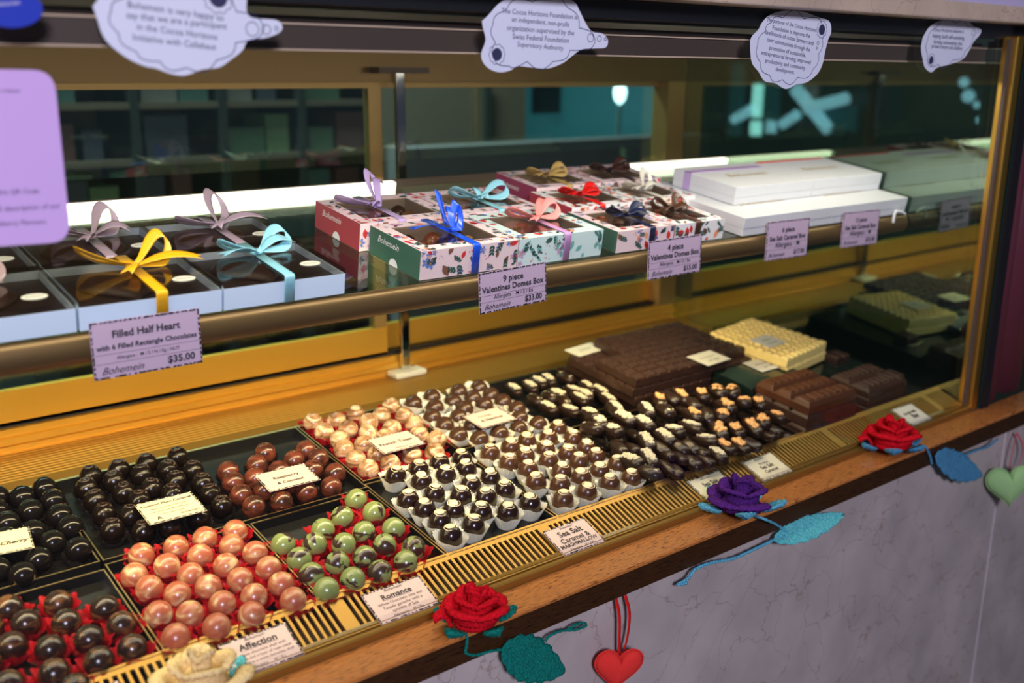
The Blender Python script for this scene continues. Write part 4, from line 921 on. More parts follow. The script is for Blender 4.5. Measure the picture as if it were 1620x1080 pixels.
def domes_box(x0, y0, w, d, side, floral_mat, ribmat, bowargs, label, pal=0, h=0.038, logo=True, kc=(0.62, 0.5), win=0.019, seed=1, n=3, contents=None, lab2=None, seg2=None, bandmat=None, rw=0.0115):
    t = empty('domes_gift_box', matrix=shelf_mat(x0, y0)); tag(t, label, 'gift box', 'floral sleeved boxes on the shelf'); rng = random.Random(seed)
    bm = bmesh.new(); b0 = 0.0004
    V = bm.verts.new
    # sleeve: left and right coloured, front/back/top floral, with a window on top
    def quad(ps, mi): f = bm.faces.new([V(p) for p in ps]); f.material_index = mi
    quad([(0, 0, b0), (0, d, b0), (0, d, h), (0, 0, h)], 0); quad([(w, 0, b0), (w, d, b0), (w, d, h), (w, 0, h)], 0)
    quad([(0, 0, b0), (w, 0, b0), (w, 0, h), (0, 0, h)], 1); quad([(0, d, b0), (w, d, b0), (w, d, h), (0, d, h)], 1); quad([(0, 0, b0), (w, 0, b0), (w, d, b0), (0, d, b0)], 1)
    a = win
    for q in ([(0, 0), (w, 0), (w - a, a), (a, a)], [(w, 0), (w, d), (w - a, d - a), (w - a, a)], [(w, d), (0, d), (a, d - a), (w - a, d - a)], [(0, d), (0, 0), (a, a), (a, d - a)]):
        quad([(u, v, h) for u, v in q], 1)
    for (u0_, v0_, u1_, v1_) in ((a, a, w - a, a), (w - a, a, w - a, d - a), (w - a, d - a, a, d - a), (a, d - a, a, a)):
        quad([(u0_, v0_, h), (u1_, v1_, h), (u1_, v1_, 0.014), (u0_, v0_, 0.014)], 2)
    floral(bm, lambda u, v: Vector((u, -0.0002, v)), 0.001, w - 0.001, b0 + .001, h - .001, rng, 1.5, pal, 0.0085)
    for (u0, u1, v0, v1) in ((0.001, w - .001, .001, a - .001), (0.001, w - .001, d - a + .001, d - .001), (.001, a - .001, a, d - a), (w - a + .001, w - .001, a, d - a)):
        floral(bm, lambda u, v: Vector((u, v, h + 0.0002)), u0, u1, v0, v1, rng, 1.3, pal if pal != 1 else 0, 0.0070)
    if logo:
        fn = lambda p: Vector((-0.0003, d * 0.62 - p.x, h * 0.60 + p.y))
        put_text(bm, 'Bohemein', 0, 0, d * 0.42, None, 'C', 0, SC, 11, 0.0, fn)
        pts = [(-0.0003, d * 0.5 + 0.010 * math.cos(q), b0 + 0.010 * math.sin(q)) for q in [PI * k / 12 for k in range(13)]]
        flatpoly(bm, pts, 11)
    me = bpy.data.meshes.new('sleeve'); bm.to_mesh(me); bm.free()
    for m in (side, floral_mat, 'kraft', 'p_red', 'p_blue', 'p_green', 'p_teal', 'p_brown', 'p_peach', 'p_lilac', 'p_ochre', 'whiteink'): me.materials.append(M[m])
    o = link_mesh('printed_sleeve', me, [], t)
    bm = bmesh.new(); box(bm, a, w - a, a, d - a, 0.0130, 0.0145); obj('inner_tray', bm, 'kraft', t)
    bm = bmesh.new(); box(bm, a, w - a, a, d - a, h - 0.0012, h - 0.0006); obj('clear_window', bm, 'lid', t)
    c = (w * kc[0], d * kc[1])
    bow(t, c, h + .0002, *bowargs, rw, ribmat, 0.0, d, bandmat=bandmat)
    if contents:
        me = TRU_DOME; bw, bd = (w - 2 * a) / n, (d - 2 * a) / n
        for i in range(n):
            for j in range(n):
                m = shelf_mat(x0, y0) @ Matrix.Translation((a + bw * (i + .5), a + bd * (j + .5), 0.0147)) @ Matrix.Scale(min(1.0, bw / 0.030, bd / 0.030), 4)
                k = (i * n + j) % 4
                oo = link_mesh('dome_chocolate', DOMES[k], [], None, m); tag(oo, contents, 'chocolate', contents)
    return t
def dome(mat):
    bm = bmesh.new(); lathe(bm, [(0, 0), (0.0140, 0)] + [(0.0140 * math.cos(PI / 2 * k / 7), 0.0175 * math.sin(PI / 2 * k / 7)) for k in range(1, 7)] + [(0, 0.0175)], 18)
    return proto_mesh('dome', bm, [mat])
TRU_DOME = None; DOMES = [dome('milk'), dome('peach'), dome('rasp'), dome('french')]
domes_box(0.6835, 0.228, 0.1540, 0.1200, 'sleeve_green', 'floral_bg', 'r_royal', ([(95, 0.026, 0.058), (40, 0.018, 0.040)], [(172, 0.062, 0.012), (60, 0.032, 0.026)]), 'nine piece box with green side and royal blue bow', 0, kc=(0.55, 0.45), seed=2, contents='dome chocolate inside the royal blue bow box')
domes_box(0.8385, 0.228, 0.1520, 0.1200, 'sleeve_mag', 'floral_mint', 'r_coral', ([(168, 0.040, 0.020), (15, 0.034, 0.022)], [(35, 0.062, 0.018), (215, 0.034, 0.010)]), 'nine piece box with mint floral front and coral bow', 1, kc=(0.56, 0.55), seed=3, contents='dome chocolate inside the coral bow box', bandmat='r_orchid')
domes_box(0.6740, 0.3560, 0.1540, 0.1220, 'sleeve_red', 'floral_bg', 'r_mauve', ([(165, 0.050, 0.018), (75, 0.034, 0.050)], [(55, 0.055, 0.030), (200, 0.02, 0.01)]), 'nine piece box with red side and mauve bow', 0, kc=(0.42, 0.50), seed=4, contents='dome chocolate inside the mauve bow box')
domes_box(0.8300, 0.3560, 0.1520, 0.1220, 'sleeve_mag', 'floral_bg', 'r_sky', ([(172, 0.040, 0.022), (8, 0.042, 0.020)], [(250, 0.020, 0.010), (70, 0.020, 0.012)]), 'nine piece box with pale blue bow behind the royal blue one', 0, kc=(0.52, 0.45), seed=5, contents='dome chocolate inside the pale blue bow box')
# right hand group
def px_box(corner_px, h): p = P(corner_px[0], corner_px[1], SHELF, h); return p
HS = 0.032
domes_box(1.0180, 0.2260, 0.1180, 0.1100, 'sleeve_green', 'floral_bg', 'r_navy', ([(165, 0.028, 0.014), (10, 0.030, 0.014)], [(190, 0.036, 0.008), (-30, 0.030, 0.01)]), 'four piece box with green side and navy bow', 0, HS, True, (0.6, 0.5), 0.017, 6, 2, 'dome chocolate inside the navy bow box')
domes_box(1.1380, 0.2260, 0.1120, 0.1100, 'sleeve_red', 'floral_white', 'r_brown', ([(160, 0.030, 0.024), (25, 0.030, 0.020)], [(190, 0.034, 0.010), (-20, 0.030, 0.01)]), 'white four piece box with red hearts print and brown bow', 2, HS, False, (0.45, 0.5), 0.017, 7, 2, 'dome chocolate inside the brown bow box', rw=0.013)
domes_box(1.0300, 0.3390, 0.1400, 0.1000, 'sleeve_red', 'floral_white', 'r_red', ([(168, 0.032, 0.014), (12, 0.030, 0.012)], [(195, 0.036, 0.01), (-15, 0.034, 0.01)]), 'four piece box with red side and red bow', 2, HS + .004, True, (0.45, 0.5), 0.017, 8, 2, 'dome chocolate inside the red bow box')
domes_box(1.1730, 0.3390, 0.1320, 0.1000, 'sleeve_red', 'floral_white', 'r_silver', ([(165, 0.032, 0.014), (40, 0.030, 0.032)], [(195, 0.036, 0.01), (-5, 0.034, 0.01)]), 'white box with ivory bow in the right group', 2, HS + .004, False, (0.45, 0.5), 0.017, 9, 2, None)
domes_box(1.0460, 0.4420, 0.1400, 0.1080, 'sleeve_mag', 'floral_bg', 'r_gold', ([(168, 0.034, 0.014), (12, 0.032, 0.016)], [(195, 0.040, 0.01), (-15, 0.034, 0.01)]), 'rear box with magenta side and gold bow', 0, HS + .008, True, (0.5, 0.5), 0.017, 10, 2, None)
domes_box(1.1890, 0.4420, 0.1400, 0.1080, 'sleeve_red', 'floral_bg', 'r_dkbrown', ([(168, 0.034, 0.014), (12, 0.036, 0.018)], [(195, 0.040, 0.01), (-15, 0.040, 0.01)]), 'rear box with floral top and dark brown bow', 0, HS + .008, False, (0.5, 0.5), 0.017, 11, 2, None)

# white caramel boxes, two layers
def white_box(x0, y0, w, d, h0, h, label, print_=True, band=None):
    m = shelf_mat(x0, y0) @ Matrix.Translation((0, 0, h0))
    bm = bmesh.new(); box(bm, 0, w, 0, d, 0.0004, h * 0.42); box(bm, -0.0004, w + 0.0002, -0.0004, d + 0.0004, h * 0.42, h)
    o = obj('caramel_gift_box', bm, 'boxwhite', None, m); tag(o, label, 'gift box', 'plain white caramel boxes'); bevel_mod(o, 0.0006)
    if print_:
        bm = bmesh.new(); put_text(bm, 'Bohemein', w * .5, d * .42, w * .5, None, 'C', 0, SC, 0, h + .0003); obj('lid_print', bm, 'goldink', o)
    if band:
        c, u0, u1, v0, v1, vert = band; bm = bmesh.new()
        if vert: box(bm, -.0010, -.0004, u0, u1, 0.001, h + .0008); box(bm, -.001, w * .9, u0, u1, h, h + .0008)
        else: box(bm, u0, u1, v0, v1, h, h + .0008)
        obj('ribbon_band', bm, c, o)
    return o
HW = 0.0305
white_box(1.292, 0.2205, 0.2330, 0.140, 0, HW, 'lower left white caramel box above the 6 piece placard')
white_box(1.5265, 0.2205, 0.2340, 0.140, 0, HW, 'lower right white caramel box above the 12 piece placard')
white_box(1.338, 0.2830, 0.2100, 0.140, HW + .0005, HW, 'upper left white caramel box with lilac band on its end', band=('r_mauve', 0.100, 0.116, 0, 0, True))
white_box(1.5495, 0.2830, 0.2110, 0.140, HW + .0005, HW, 'upper right white caramel box crossed by a scarlet ribbon', band=('r_scarlet', 0.0, 0.205, 0.128, 0.136, False))
white_box(1.292, 0.3625, 0.2330, 0.085, 0, HW, 'white caramel box at the back of the lower layer, left', print_=False)
white_box(1.5265, 0.3625, 0.2340, 0.085, 0, HW, 'white caramel box at the back of the lower layer, right', print_=False)

# ================================================================ STICKERS ON THE GLASS
YS = YG - 0.0034
def unpx(lst, ox, oy, s=3.0): return [PY(ox + a / s, oy + b / s, YS) for a, b in lst]
def sticker(name, label, pts, mat, inner=True, texts=(), logo=None, scallops=13, bubbles=(), edge='navyink', cat='sticker'):
    pts = smooth_path(pts + [pts[0]], 4)[:-1]
    bm = bmesh.new(); polyplate(bm, pts, (0, 0.0003, 0)); o = obj(name, bm, mat); tag(o, label, cat)
    c = Vector((0, 0, 0))
    for p in pts: c += p
    c /= len(pts); bm = bmesh.new()
    def ribbonline(q, r=0.0004):
        for a, b in zip(q, q[1:]):
            d = (b - a); 
            if d.length < 1e-6: continue
            n_ = Vector((-d.z, 0, d.x)).normalized() * r; off = Vector((0, -0.0003, 0))
            flatpoly(bm, [a + n_ + off, b + n_ + off, b - n_ + off, a - n_ + off])
    if inner:
        n = len(pts); ins = []
        src = inner if isinstance(inner, list) else pts
        for k in range(scallops):
            p = src[int(k * len(src) / scallops)]; ins.append(c + (p - c) * 0.82 if not isinstance(inner, list) else p)
        for k in range(scallops):
            a, b = ins[k], ins[(k + 1) % scallops]; q = []
            mid = (a + b) / 2; outd = (mid - c).normalized()
            for i in range(9):
                t = i / 8; q.append(a.lerp(b, t) + outd * ((b - a).length * 0.24 * math.sin(PI * t)))
            ribbonline(q)
    for (a, b, r) in bubbles:
        p = PY(a, b, YS); rr = r * (p - CAM).length / FPX; ribbonline([p + Vector((rr * math.cos(t), 0, rr * math.sin(t))) for t in [2 * PI * k / 16 for k in range(17)]], 0.00035)
    if logo:
        p = PY(logo[0], logo[1], YS); rr = logo[2] * (p - CAM).length / FPX
        flatpoly(bm, [p + Vector((rr * math.cos(t), -0.0004, rr * math.sin(t))) for t in [2 * PI * k / 20 for k in range(20)]])
        q = [p + Vector((rr * 1.55 * (1 + .07 * math.cos(10 * t)) * math.cos(t), 0, rr * 1.55 * (1 + .07 * math.cos(10 * t)) * math.sin(t))) for t in [2 * PI * k / 50 for k in range(51)]]; ribbonline(q, 0.0003)
    for txt, a, b in texts:
        A = PY(a[0], a[1], YS); B = PY(b[0], b[1], YS); ex = (B - A); w = ex.length; ex.normalize(); ez = Vector((-ex.z, 0, ex.x))
        put_text(bm, txt, 0, 0, w, None, 'L', 0.0, 0, 0, 0, lambda p: A + ex * p.x + ez * p.y + Vector((0, -0.0004, 0)))
    bmesh.ops.recalc_face_normals(bm, faces=bm.faces)
    obj('sticker_print', bm, edge, o); return o
def T(lines, ox, oy, s=3.0): return [(t, (ox + a / s, oy + b / s), (ox + c / s, oy + d / s)) for t, a, b, c, d in lines]
sticker('cloud_sticker', 'large white cloud sticker at upper left reading very happy to say', unpx([(440,30),(460,5),(500,-40),(620,-70),(900,-75),(1090,-60),(1165,-20),(1170,50),(1200,85),(1310,95),(1340,125),(1325,155),(1260,180),(1180,190),(1150,240),(1100,280),(1040,320),(960,330),(880,358),(810,350),(740,325),(690,315),(620,285),(560,245),(510,200),(480,150),(465,100)], 0, 0), 'stickerwhite', True,
  T([('Bohemein is very happy to', 605, 35, 1060, 100), ('say that we are a participant', 600, 85, 1075, 140), ('in the Cocoa Horizons', 650, 140, 1030, 190), ('Initiative with Callebaut', 630, 190, 1025, 238)], 0, 0), bubbles=((399, 46, 10), (421, 47, 7), (437, 45, 3)), scallops=12, logo=(345, -4, 14))
sticker('cloud_sticker', 'white cloud sticker reading an independent, non-profit organization', unpx([(668,100),(700,70),(745,20),(800,-10),(900,-30),(1000,-30),(1100,5),(1130,50),(1160,110),(1190,150),(1240,160),(1265,190),(1255,225),(1200,230),(1140,235),(1090,270),(1050,300),(980,325),(900,320),(840,315),(800,335),(750,343),(700,325),(670,290),(665,250),(685,190),(672,130)], 540, 0), 'stickerwhite', True,
  T([('The Cocoa Horizons Foundation is', 760, 62, 1118, 92), ('an independent, non-profit', 808, 102, 1080, 128), ('organization supervised by the', 785, 142, 1103, 168), ('Swiss Federal Foundation', 812, 184, 1078, 204), ('Supervisory Authority.', 835, 220, 1056, 240)], 540, 0), (786, 86, 9.5), bubbles=((934, 60, 6), (948, 61, 4.2), (957.5, 62, 2.2)))
sticker('cloud_sticker', 'tall white cloud sticker reading the purpose of the foundation', unpx([(400,80),(440,60),(500,50),(570,55),(640,80),(695,100),(705,150),(690,190),(675,250),(665,300),(640,350),(590,390),(540,400),(490,422),(440,395),(390,385),(360,340),(330,300),(322,240),(325,180),(360,140),(375,110)], 1080, 0), 'stickerwhite', True,
  T([('The purpose of the Cocoa Horizons', 398, 100, 632, 152), ('Foundation is improve the', 425, 140, 602, 180), ('livelihoods of cocoa farmers and', 392, 162, 618, 215), ('their communities through the', 398, 195, 603, 245), ('promotion of sustainable,', 410, 235, 582, 272), ('entrepreneurial farming, improved', 372, 258, 605, 305), ('productivity and community', 390, 296, 580, 332), ('development.', 440, 336, 528, 352)], 1080, 0), (1300, 47, 7.5), bubbles=((1294, 68, 2.5), (1292, 76, 1.6)))
sticker('cloud_sticker', 'small white cloud sticker at upper right reading protect nature and children', unpx([(1140,180),(1170,130),(1220,100),(1300,90),(1350,95),(1380,125),(1415,140),(1410,165),(1380,200),(1360,240),(1330,280),(1270,305),(1210,320),(1180,343),(1150,320),(1140,280),(1132,230)], 1080, 0), 'stickerwhite', True,
  T([('Cocoa Horizons initiative is', 1188, 148, 1332, 158), ('helping build self-sustaining', 1185, 178, 1335, 190), ('farming communities that', 1190, 206, 1325, 216), ('protect nature and children', 1180, 226, 1325, 238)], 1080, 0), (1473, 95, 5.5), scallops=11, bubbles=((1539, 52, 3.5), (1547, 50, 2.5)))
# blue oval sticker, top left
op = [PY(18 + 50 * math.cos(t), 14 + 30 * math.sin(t) + 0.02 * 50 * math.cos(t), YS) for t in [2 * PI * k / 24 for k in range(24)]]
o = sticker('oval_sticker', 'royal blue oval sticker in the top left corner of the glass', op, 'bluestick', False, T([('Bohemein', -20, 30, 95, 20)], 0, 0), edge='whiteink')
# purple placard (its code square is left out)
pc = []
TLp, TRp, BRp, BLp = (-120, 108), (85, 111), (113, 382), (-100, 396)
def rc(p, a, b, r=0.09):
    p, a, b = Vector(p).to_3d(), Vector(a).to_3d(), Vector(b).to_3d(); q = []
    A = p.lerp(a, 34 / (a - p).length); B = p.lerp(b, 34 / (b - p).length)
    for k in range(6): t = k / 5; q.append((A * (1 - t) ** 2 + p * 2 * t * (1 - t) + B * t * t))
    return [(v.x, v.y) for v in q]
corners = [TLp, TRp, BRp, BLp]
for i in range(4): pc += rc(corners[i], corners[i - 1], corners[(i + 1) % 4])
bm = bmesh.new(); pts = [PY(a, b, YS - .001) for a, b in pc]; polyplate(bm, pts, (0, 0.0012, 0))
o = obj('information_placard', bm, 'placard'); tag(o, 'purple rounded information placard on the glass at the left edge', 'placard')
tw = o
for txt, a, b in T([('our Website', -30, 440, 92, 436), ('Scan this QR Code', -90, 925, 183, 915), ('for a full description of our', -120, 1010, 285, 985), ('Strawberry Flavours', -80, 1075, 215, 1060)], 0, 0):
    A = PY(a[0], a[1], YS); B = PY(b[0], b[1], YS); ex = B - A; w = ex.length; ex.normalize(); ez = Vector((-ex.z, 0, ex.x))
    bm = bmesh.new(); put_text(bm, txt, 0, 0, w, None, 'L', 0.0, 0, 0, 0, lambda p: A + ex * p.x + ez * p.y + Vector((0, -0.0016, 0)))
    obj('placard_text', bm, 'navyink', tw)

# ================================================================ CROCHET FLOWERS, HEARTS
def leaf_bm(L, Wd, th=0.004, curl=0.2, seed=0, n=16, m_=8, serr=True):
    """closed leaf-shaped pad along +x"""
    bm = bmesh.new(); top = []; bot = []
    for i in range(n + 1):
        t = i / n; w = Wd * (math.sin(PI * t ** 0.8)) ** 0.75 * (1 + (0.08 * math.sin(t * 40) if serr else 0)) + 0.0005
        rt, rb = [], []; th_ = th * min(1.0, 0.12 + 1.3 * w / Wd)
        for j in range(m_ + 1):
            v = j / m_ * 2 - 1; z = th_ * (1 - v * v) * 0.5 + curl * Wd * v * v * 0.5 + 0.0012 * noise.noise(Vector((t * 9, v * 4, seed)))
            z -= 0.25 * th_ * math.exp(-(v * 5) ** 2); z += 0.0006 * math.sin(t * 75)
            rt.append(bm.verts.new((L * t, v * w, z))); rb.append(bm.verts.new((L * t, v * w, z - th_ * (0.25 + 0.75 * (1 - v * v)))))
        top.append(rt); bot.append(rb)
    for i in range(n):
        for j in range(m_):
            bm.faces.new((top[i][j], top[i + 1][j], top[i + 1][j + 1], top[i][j + 1])); bm.faces.new((bot[i][j], bot[i][j + 1], bot[i + 1][j + 1], bot[i + 1][j]))
        bm.faces.new((top[i][0], bot[i][0], bot[i + 1][0], top[i + 1][0])); bm.faces.new((top[i][m_], top[i + 1][m_], bot[i + 1][m_], bot[i][m_]))
    bm.faces.new(top[0] + bot[0][::-1]); bm.faces.new(top[n][::-1] + bot[n])
    return bm
def crochet_rose(loc, R, H, mat, sepmat, label, yaw=0.0, sep=5, tilt=(0, 0), turns=3.4, sepL=0.62):
    t = empty('crochet_rose', matrix=Matrix.Translation(loc) @ Matrix.Rotation(math.radians(tilt[0]), 4, 'X') @ Matrix.Rotation(math.radians(tilt[1]), 4, 'Y') @ Matrix.Rotation(yaw, 4, 'Z')); tag(t, label, 'crochet flower')
    # spiral of ruffled petals
    bm = bmesh.new(); n = 260; rows = []; m_ = 7
    for i in range(n + 1):
        q = i / n; a = q * turns * 2 * PI; r = R * (0.10 + 0.80 * q ** 0.85); npet = 2.3 + 1.1 * q
        pet = abs(math.sin(a * npet * 0.5 + q * 3)) ** 0.7
        row = []
        for j in range(m_ + 1):
            v = j / m_   # base to rim
            flare = (0.04 + 0.55 * q) * R * v ** 1.6 * (0.55 + 0.45 * pet)
            zb = H * (0.10 + 0.35 * (1 - q)); zt = H * (1.0 - 0.62 * q ** 1.1) * (0.80 + 0.20 * pet)
            z = zb + (zt - zb) * (math.sin(v * PI * (0.5 + 0.22 * q)))
            rr = r + flare - 0.10 * R * math.sin(v * PI) * (1 - q)
            rr += 0.020 * R * math.sin(a * 23) * v
            row.append(bm.verts.new((rr * math.cos(a), rr * math.sin(a), z + 0.0007 * math.sin(a * 34 + j))))
        rows.append(row)
    for a, b in zip(rows, rows[1:]):
        for j in range(m_): bm.faces.new((a[j], a[j + 1], b[j + 1], b[j]))
    o = obj('petals', bm, mat, t, smooth=True); s = o.modifiers.new('thickness', 'SOLIDIFY'); s.thickness = 0.0042; s.offset = 0
    bm = bmesh.new(); lathe(bm, [(0, 0.002), (R * 0.72, 0.003), (R * 0.80, H * 0.18), (R * 0.45, H * 0.45), (0, H * 0.62)], 20); obj('flower_core', bm, mat, t, smooth=True)
    for k in range(sep):
        a = 2 * PI * k / sep + 0.5
        bm = leaf_bm(R * sepL * 1.35, R * 0.36, 0.007, 0.5, k)
        o = obj('sepal', bm, sepmat, t, Matrix.Rotation(a, 4, 'Z') @ Matrix.Translation((R * 0.80, 0, 0.002)) @ Matrix.Rotation(math.radians(-24), 4, 'Y'), smooth=True)
    return t
def yarn(parent_t, name, pts, mat, r=0.0016, n=8):
    sp = smooth_path(pts, n); bm = bmesh.new(); tube(bm, sp, r, 8, 0, [r * (1 + 0.18 * math.sin(i * 1.9)) for i in range(len(sp))])
    o = obj(name, bm, mat, None, smooth=True); o.parent = parent_t; o.matrix_parent_inverse = parent_t.matrix_world.inverted(); return o
def leaf_at(parent_t, A, B, Wd, mat, roll=0.0, name='leaf', nrm=Vector((0, -1, 0.3)), th=0.005, curl=0.15):
    ex = (B - A); L = ex.length; ex.normalize(); ez = (nrm - ex * nrm.dot(ex)).normalized(); ey = ez.cross(ex)
    m = Matrix.Identity(4)
    for i in range(3): m[i][0] = ex[i]; m[i][1] = ey[i]; m[i][2] = ez[i]; m[i][3] = A[i]
    o = obj(name, leaf_bm(L, Wd, th, curl, 3, 26, 10), mat, None, m, smooth=True); o.parent = parent_t; o.matrix_parent_inverse = parent_t.matrix_world.inverted(); return o
bpy.context.view_layer.update()
def rose_pos(px, py, h=0.0): p = P(px, py, LEDGE, h); return p
# red rose, green leaf
c = P(752, 965, LEDGE, 0.026); rose1 = crochet_rose(Vector((c.x, c.y, 0.007)), 0.0315, 0.050, 'yarnred', 'yarngreen', 'red crochet rose with dark green sepals on the ledge', 0.4, 5, (-4, 0))
bpy.context.view_layer.update()
W2 = lambda a, b, y=-0.004: PY(a, b, y)
yarn(rose1, 'stem', [P(726, 996, LEDGE, 0.004), W2(738, 1003, -.003), W2(738, 1022), W2(737, 1032), W2(752, 1036), W2(775, 1030), W2(800, 1026)], 'yarngreen', 0.0017)
leaf_at(rose1, W2(792, 1026), W2(893, 1062, -.006), 0.026, 'yarngreen')
yarn(rose1, 'tendril', [W2(862, 1014), W2(870, 1005), W2(890, 997), W2(908, 996), W2(926, 990), W2(924, 985), W2(910, 988), W2(898, 996)], 'yarngreen', 0.0017)
# purple rose, sky blue leaf
c = P(1172, 785, LEDGE, 0.028); rose2 = crochet_rose(Vector((c.x, c.y, 0.007)), 0.037, 0.054, 'yarnpurple', 'yarnblue', 'purple crochet rose with sky blue sepals on the ledge', 1.0, 5, (-5, 0), 2.6, 0.75)
bpy.context.view_layer.update()
yarn(rose2, 'stem', [P(1192, 815, LEDGE, 0.004), P(1212, 822, LEDGE, 0.003), W2(1232, 832, -.003), W2(1245, 842, -.005)], 'yarnblue', 0.0019)
leaf_at(rose2, W2(1222, 856), W2(1334, 814, -.012), 0.017, 'yarnteal', nrm=Vector((0, -1, 0.9)), th=0.007, curl=0.5)
yarn(rose2, 'tendril', [W2(1240, 846), W2(1215, 858), W2(1190, 870), W2(1160, 883), W2(1125, 890), W2(1100, 900), W2(1088, 915), W2(1072, 924), W2(1086, 922)], 'yarnblue', 0.0022)
# far red rose, slate blue leaf
c = P(1413, 690, LEDGE, 0.028); rose3 = crochet_rose(Vector((c.x, c.y, 0.007)), 0.037, 0.056, 'yarnred', 'yarnslate', 'red crochet rose with blue sepals at the right end of the ledge', 0.1, 6, (-5, 0), 3.4, 0.55)
bpy.context.view_layer.update()
yarn(rose3, 'stem', [P(1438, 705, LEDGE, 0.004), P(1462, 706, LEDGE, 0.004), W2(1470, 718, -.003), W2(1474, 733)], 'yarnslate', 0.002)
leaf_at(rose3, W2(1478, 722), W2(1553, 752), 0.026, 'yarnslate')
yarn(rose3, 'tendril', [W2(1520, 722), W2(1545, 712), W2(1563, 706), W2(1578, 694)], 'yarnslate', 0.002)
# cream rose at the bottom edge
c = P(315, 1062, LEDGE, 0.03); rose4 = crochet_rose(Vector((c.x, c.y, 0.007)), 0.0365, 0.048, 'yarncream', 'yarnteal', 'cream crochet rose cut by the bottom edge of the photo', 2.2, 5, (-5, 0), 2.6, 0.55)
# hearts
def felt_heart(c, s, rot, mat, label, ribmat, rib_pts, turn=0):
    t = empty('felt_heart', matrix=Matrix.Translation(c) @ Matrix.Rotation(math.radians(turn), 4, 'Z') @ Matrix.Rotation(rot, 4, 'Y')); tag(t, label, 'heart ornament')
    hs = heart_shape(48, s); bm = bmesh.new(); L = []
    for q, y in ((0.0, -0.30), (0.35, -0.28), (0.65, -0.22), (0.88, -0.12), (1.0, 0.0), (0.88, 0.12), (0.65, 0.22), (0.35, 0.28), (0.0, 0.30)):
        L.append([bm.verts.new((a * q, y * s, b * q + (1 - q) * s * 0.12)) for a, b in hs] if q > 0 else [bm.verts.new((0, y * s, s * 0.12))])
    for a, b in zip(L, L[1:]):
        for k in range(48):
            k2 = (k + 1) % 48
            if len(a) == 1: bm.faces.new((a[0], b[k], b[k2]))
            elif len(b) == 1: bm.faces.new((a[k], a[k2], b[0]))
            else: bm.faces.new((a[k], a[k2], b[k2], b[k]))
    obj('stuffed_heart', bm, mat, t, smooth=True)
    bm = bmesh.new(); tube(bm, [(a * 1.0, 0, b * 1.0) for a, b in hs] + [(hs[0][0], 0, hs[0][1])], 0.0009, 6); obj('seam', bm, mat, t, smooth=True)
    bpy.context.view_layer.update()
    for pts in rib_pts:
        o = ribbon_obj('hanging_ribbon', strip(smooth_path(pts, 6), Vector((0.94, 0.2, 0.1)).normalized(), 0.0055), ribmat, None); o.parent = t; o.matrix_parent_inverse = t.matrix_world.inverted()
    return t
c1 = PY(978, 1055, -0.012)
felt_heart(c1, 0.0350, 0.12, 'feltred', 'red felt heart hanging under the ledge', 'r_red', [[W2(974, 944, .002), W2(980, 975), W2(980, 1010), W2(980, 1040)], [W2(989, 941, .002), W2(996, 970), W2(993, 1005), W2(984, 1040)]], -22)
c2 = PY(1597, 765, -0.022)
felt_heart(c2, 0.047, -0.10, 'feltgreen', 'pale green felt heart hanging under the ledge at far right', 'r_scarlet', [[W2(1608, 684, .002), W2(1604, 705), W2(1598, 735), W2(1600, 752)], [W2(1608, 684, .002), W2(1618, 705), W2(1614, 730), W2(1601, 750)]], -38)

# ================================================================ RIGHT OF THE CASE
def column(px0, px1, y, mat, name, label, ztop=0.6555):
    x0 = PY(px0, 560, y).x; x1 = PY(px1, 560, y).x
    bm = bmesh.new(); extr = 12
    cx = (x0 + x1) / 2; r = (x1 - x0) / 2
    for k in range(1):
        lathe(bm, [(0, 0.0004), (r, 0.0004), (r, ztop), (0, ztop)], 28, 0, cx, y + r)
    o = obj(name, bm, mat, smooth=False)
    for p in o.data.polygons: p.use_smooth = abs(p.normal.z) < 0.5
    tag(o, label, 'column'); return o
bm = bmesh.new(); box(bm, PY(1556, 560, .05).x, PY(1574, 560, .05).x, 0.05, 0.085, 0.0, 0.6555)
o = obj('green_window_jamb', bm, 'dkgreen'); tag(o, 'dark green painted upright right of the black case jamb', 'jamb')
column(1572, 1592, 0.055, 'maroon', 'maroon_column', 'narrow maroon rounded upright beside the green jamb')
column(1590, 1640, 0.060, 'maroon', 'maroon_column', 'wide maroon rounded upright at the right edge of the photo')

# ================================================================ THE SHOP BEHIND
struct(sbox('wall_back', -2.5, 4.2, 3.60, 3.66, -0.95, 2.6, 'shopdark'))
struct(sbox('wall_right', 6.0, 6.06, -0.5, 3.66, -0.95, 2.6, 'shopdark'))
struct(sbox('wall_left', -2.56, -2.5, -0.5, 3.66, -0.95, 2.6, 'shopdark'))
struct(sbox('ceiling', -2.5, 6.0, 0.9, 3.66, 2.6, 2.66, 'shopdark'))
BOXC = [(0.16, 0.17, 0.20), (0.22, 0.22, 0.25), (0.10, 0.20, 0.19), (0.18, 0.07, 0.07), (0.12, 0.22, 0.14), (0.08, 0.09, 0.13), (0.28, 0.27, 0.26), (0.20, 0.30, 0.16)]
for i, c in enumerate(BOXC): M['sb%d' % i] = pm('stock_box_card', c, 0.6)
CN = ['slate', 'grey', 'teal', 'maroon', 'green', 'navy', 'pale grey', 'lime']
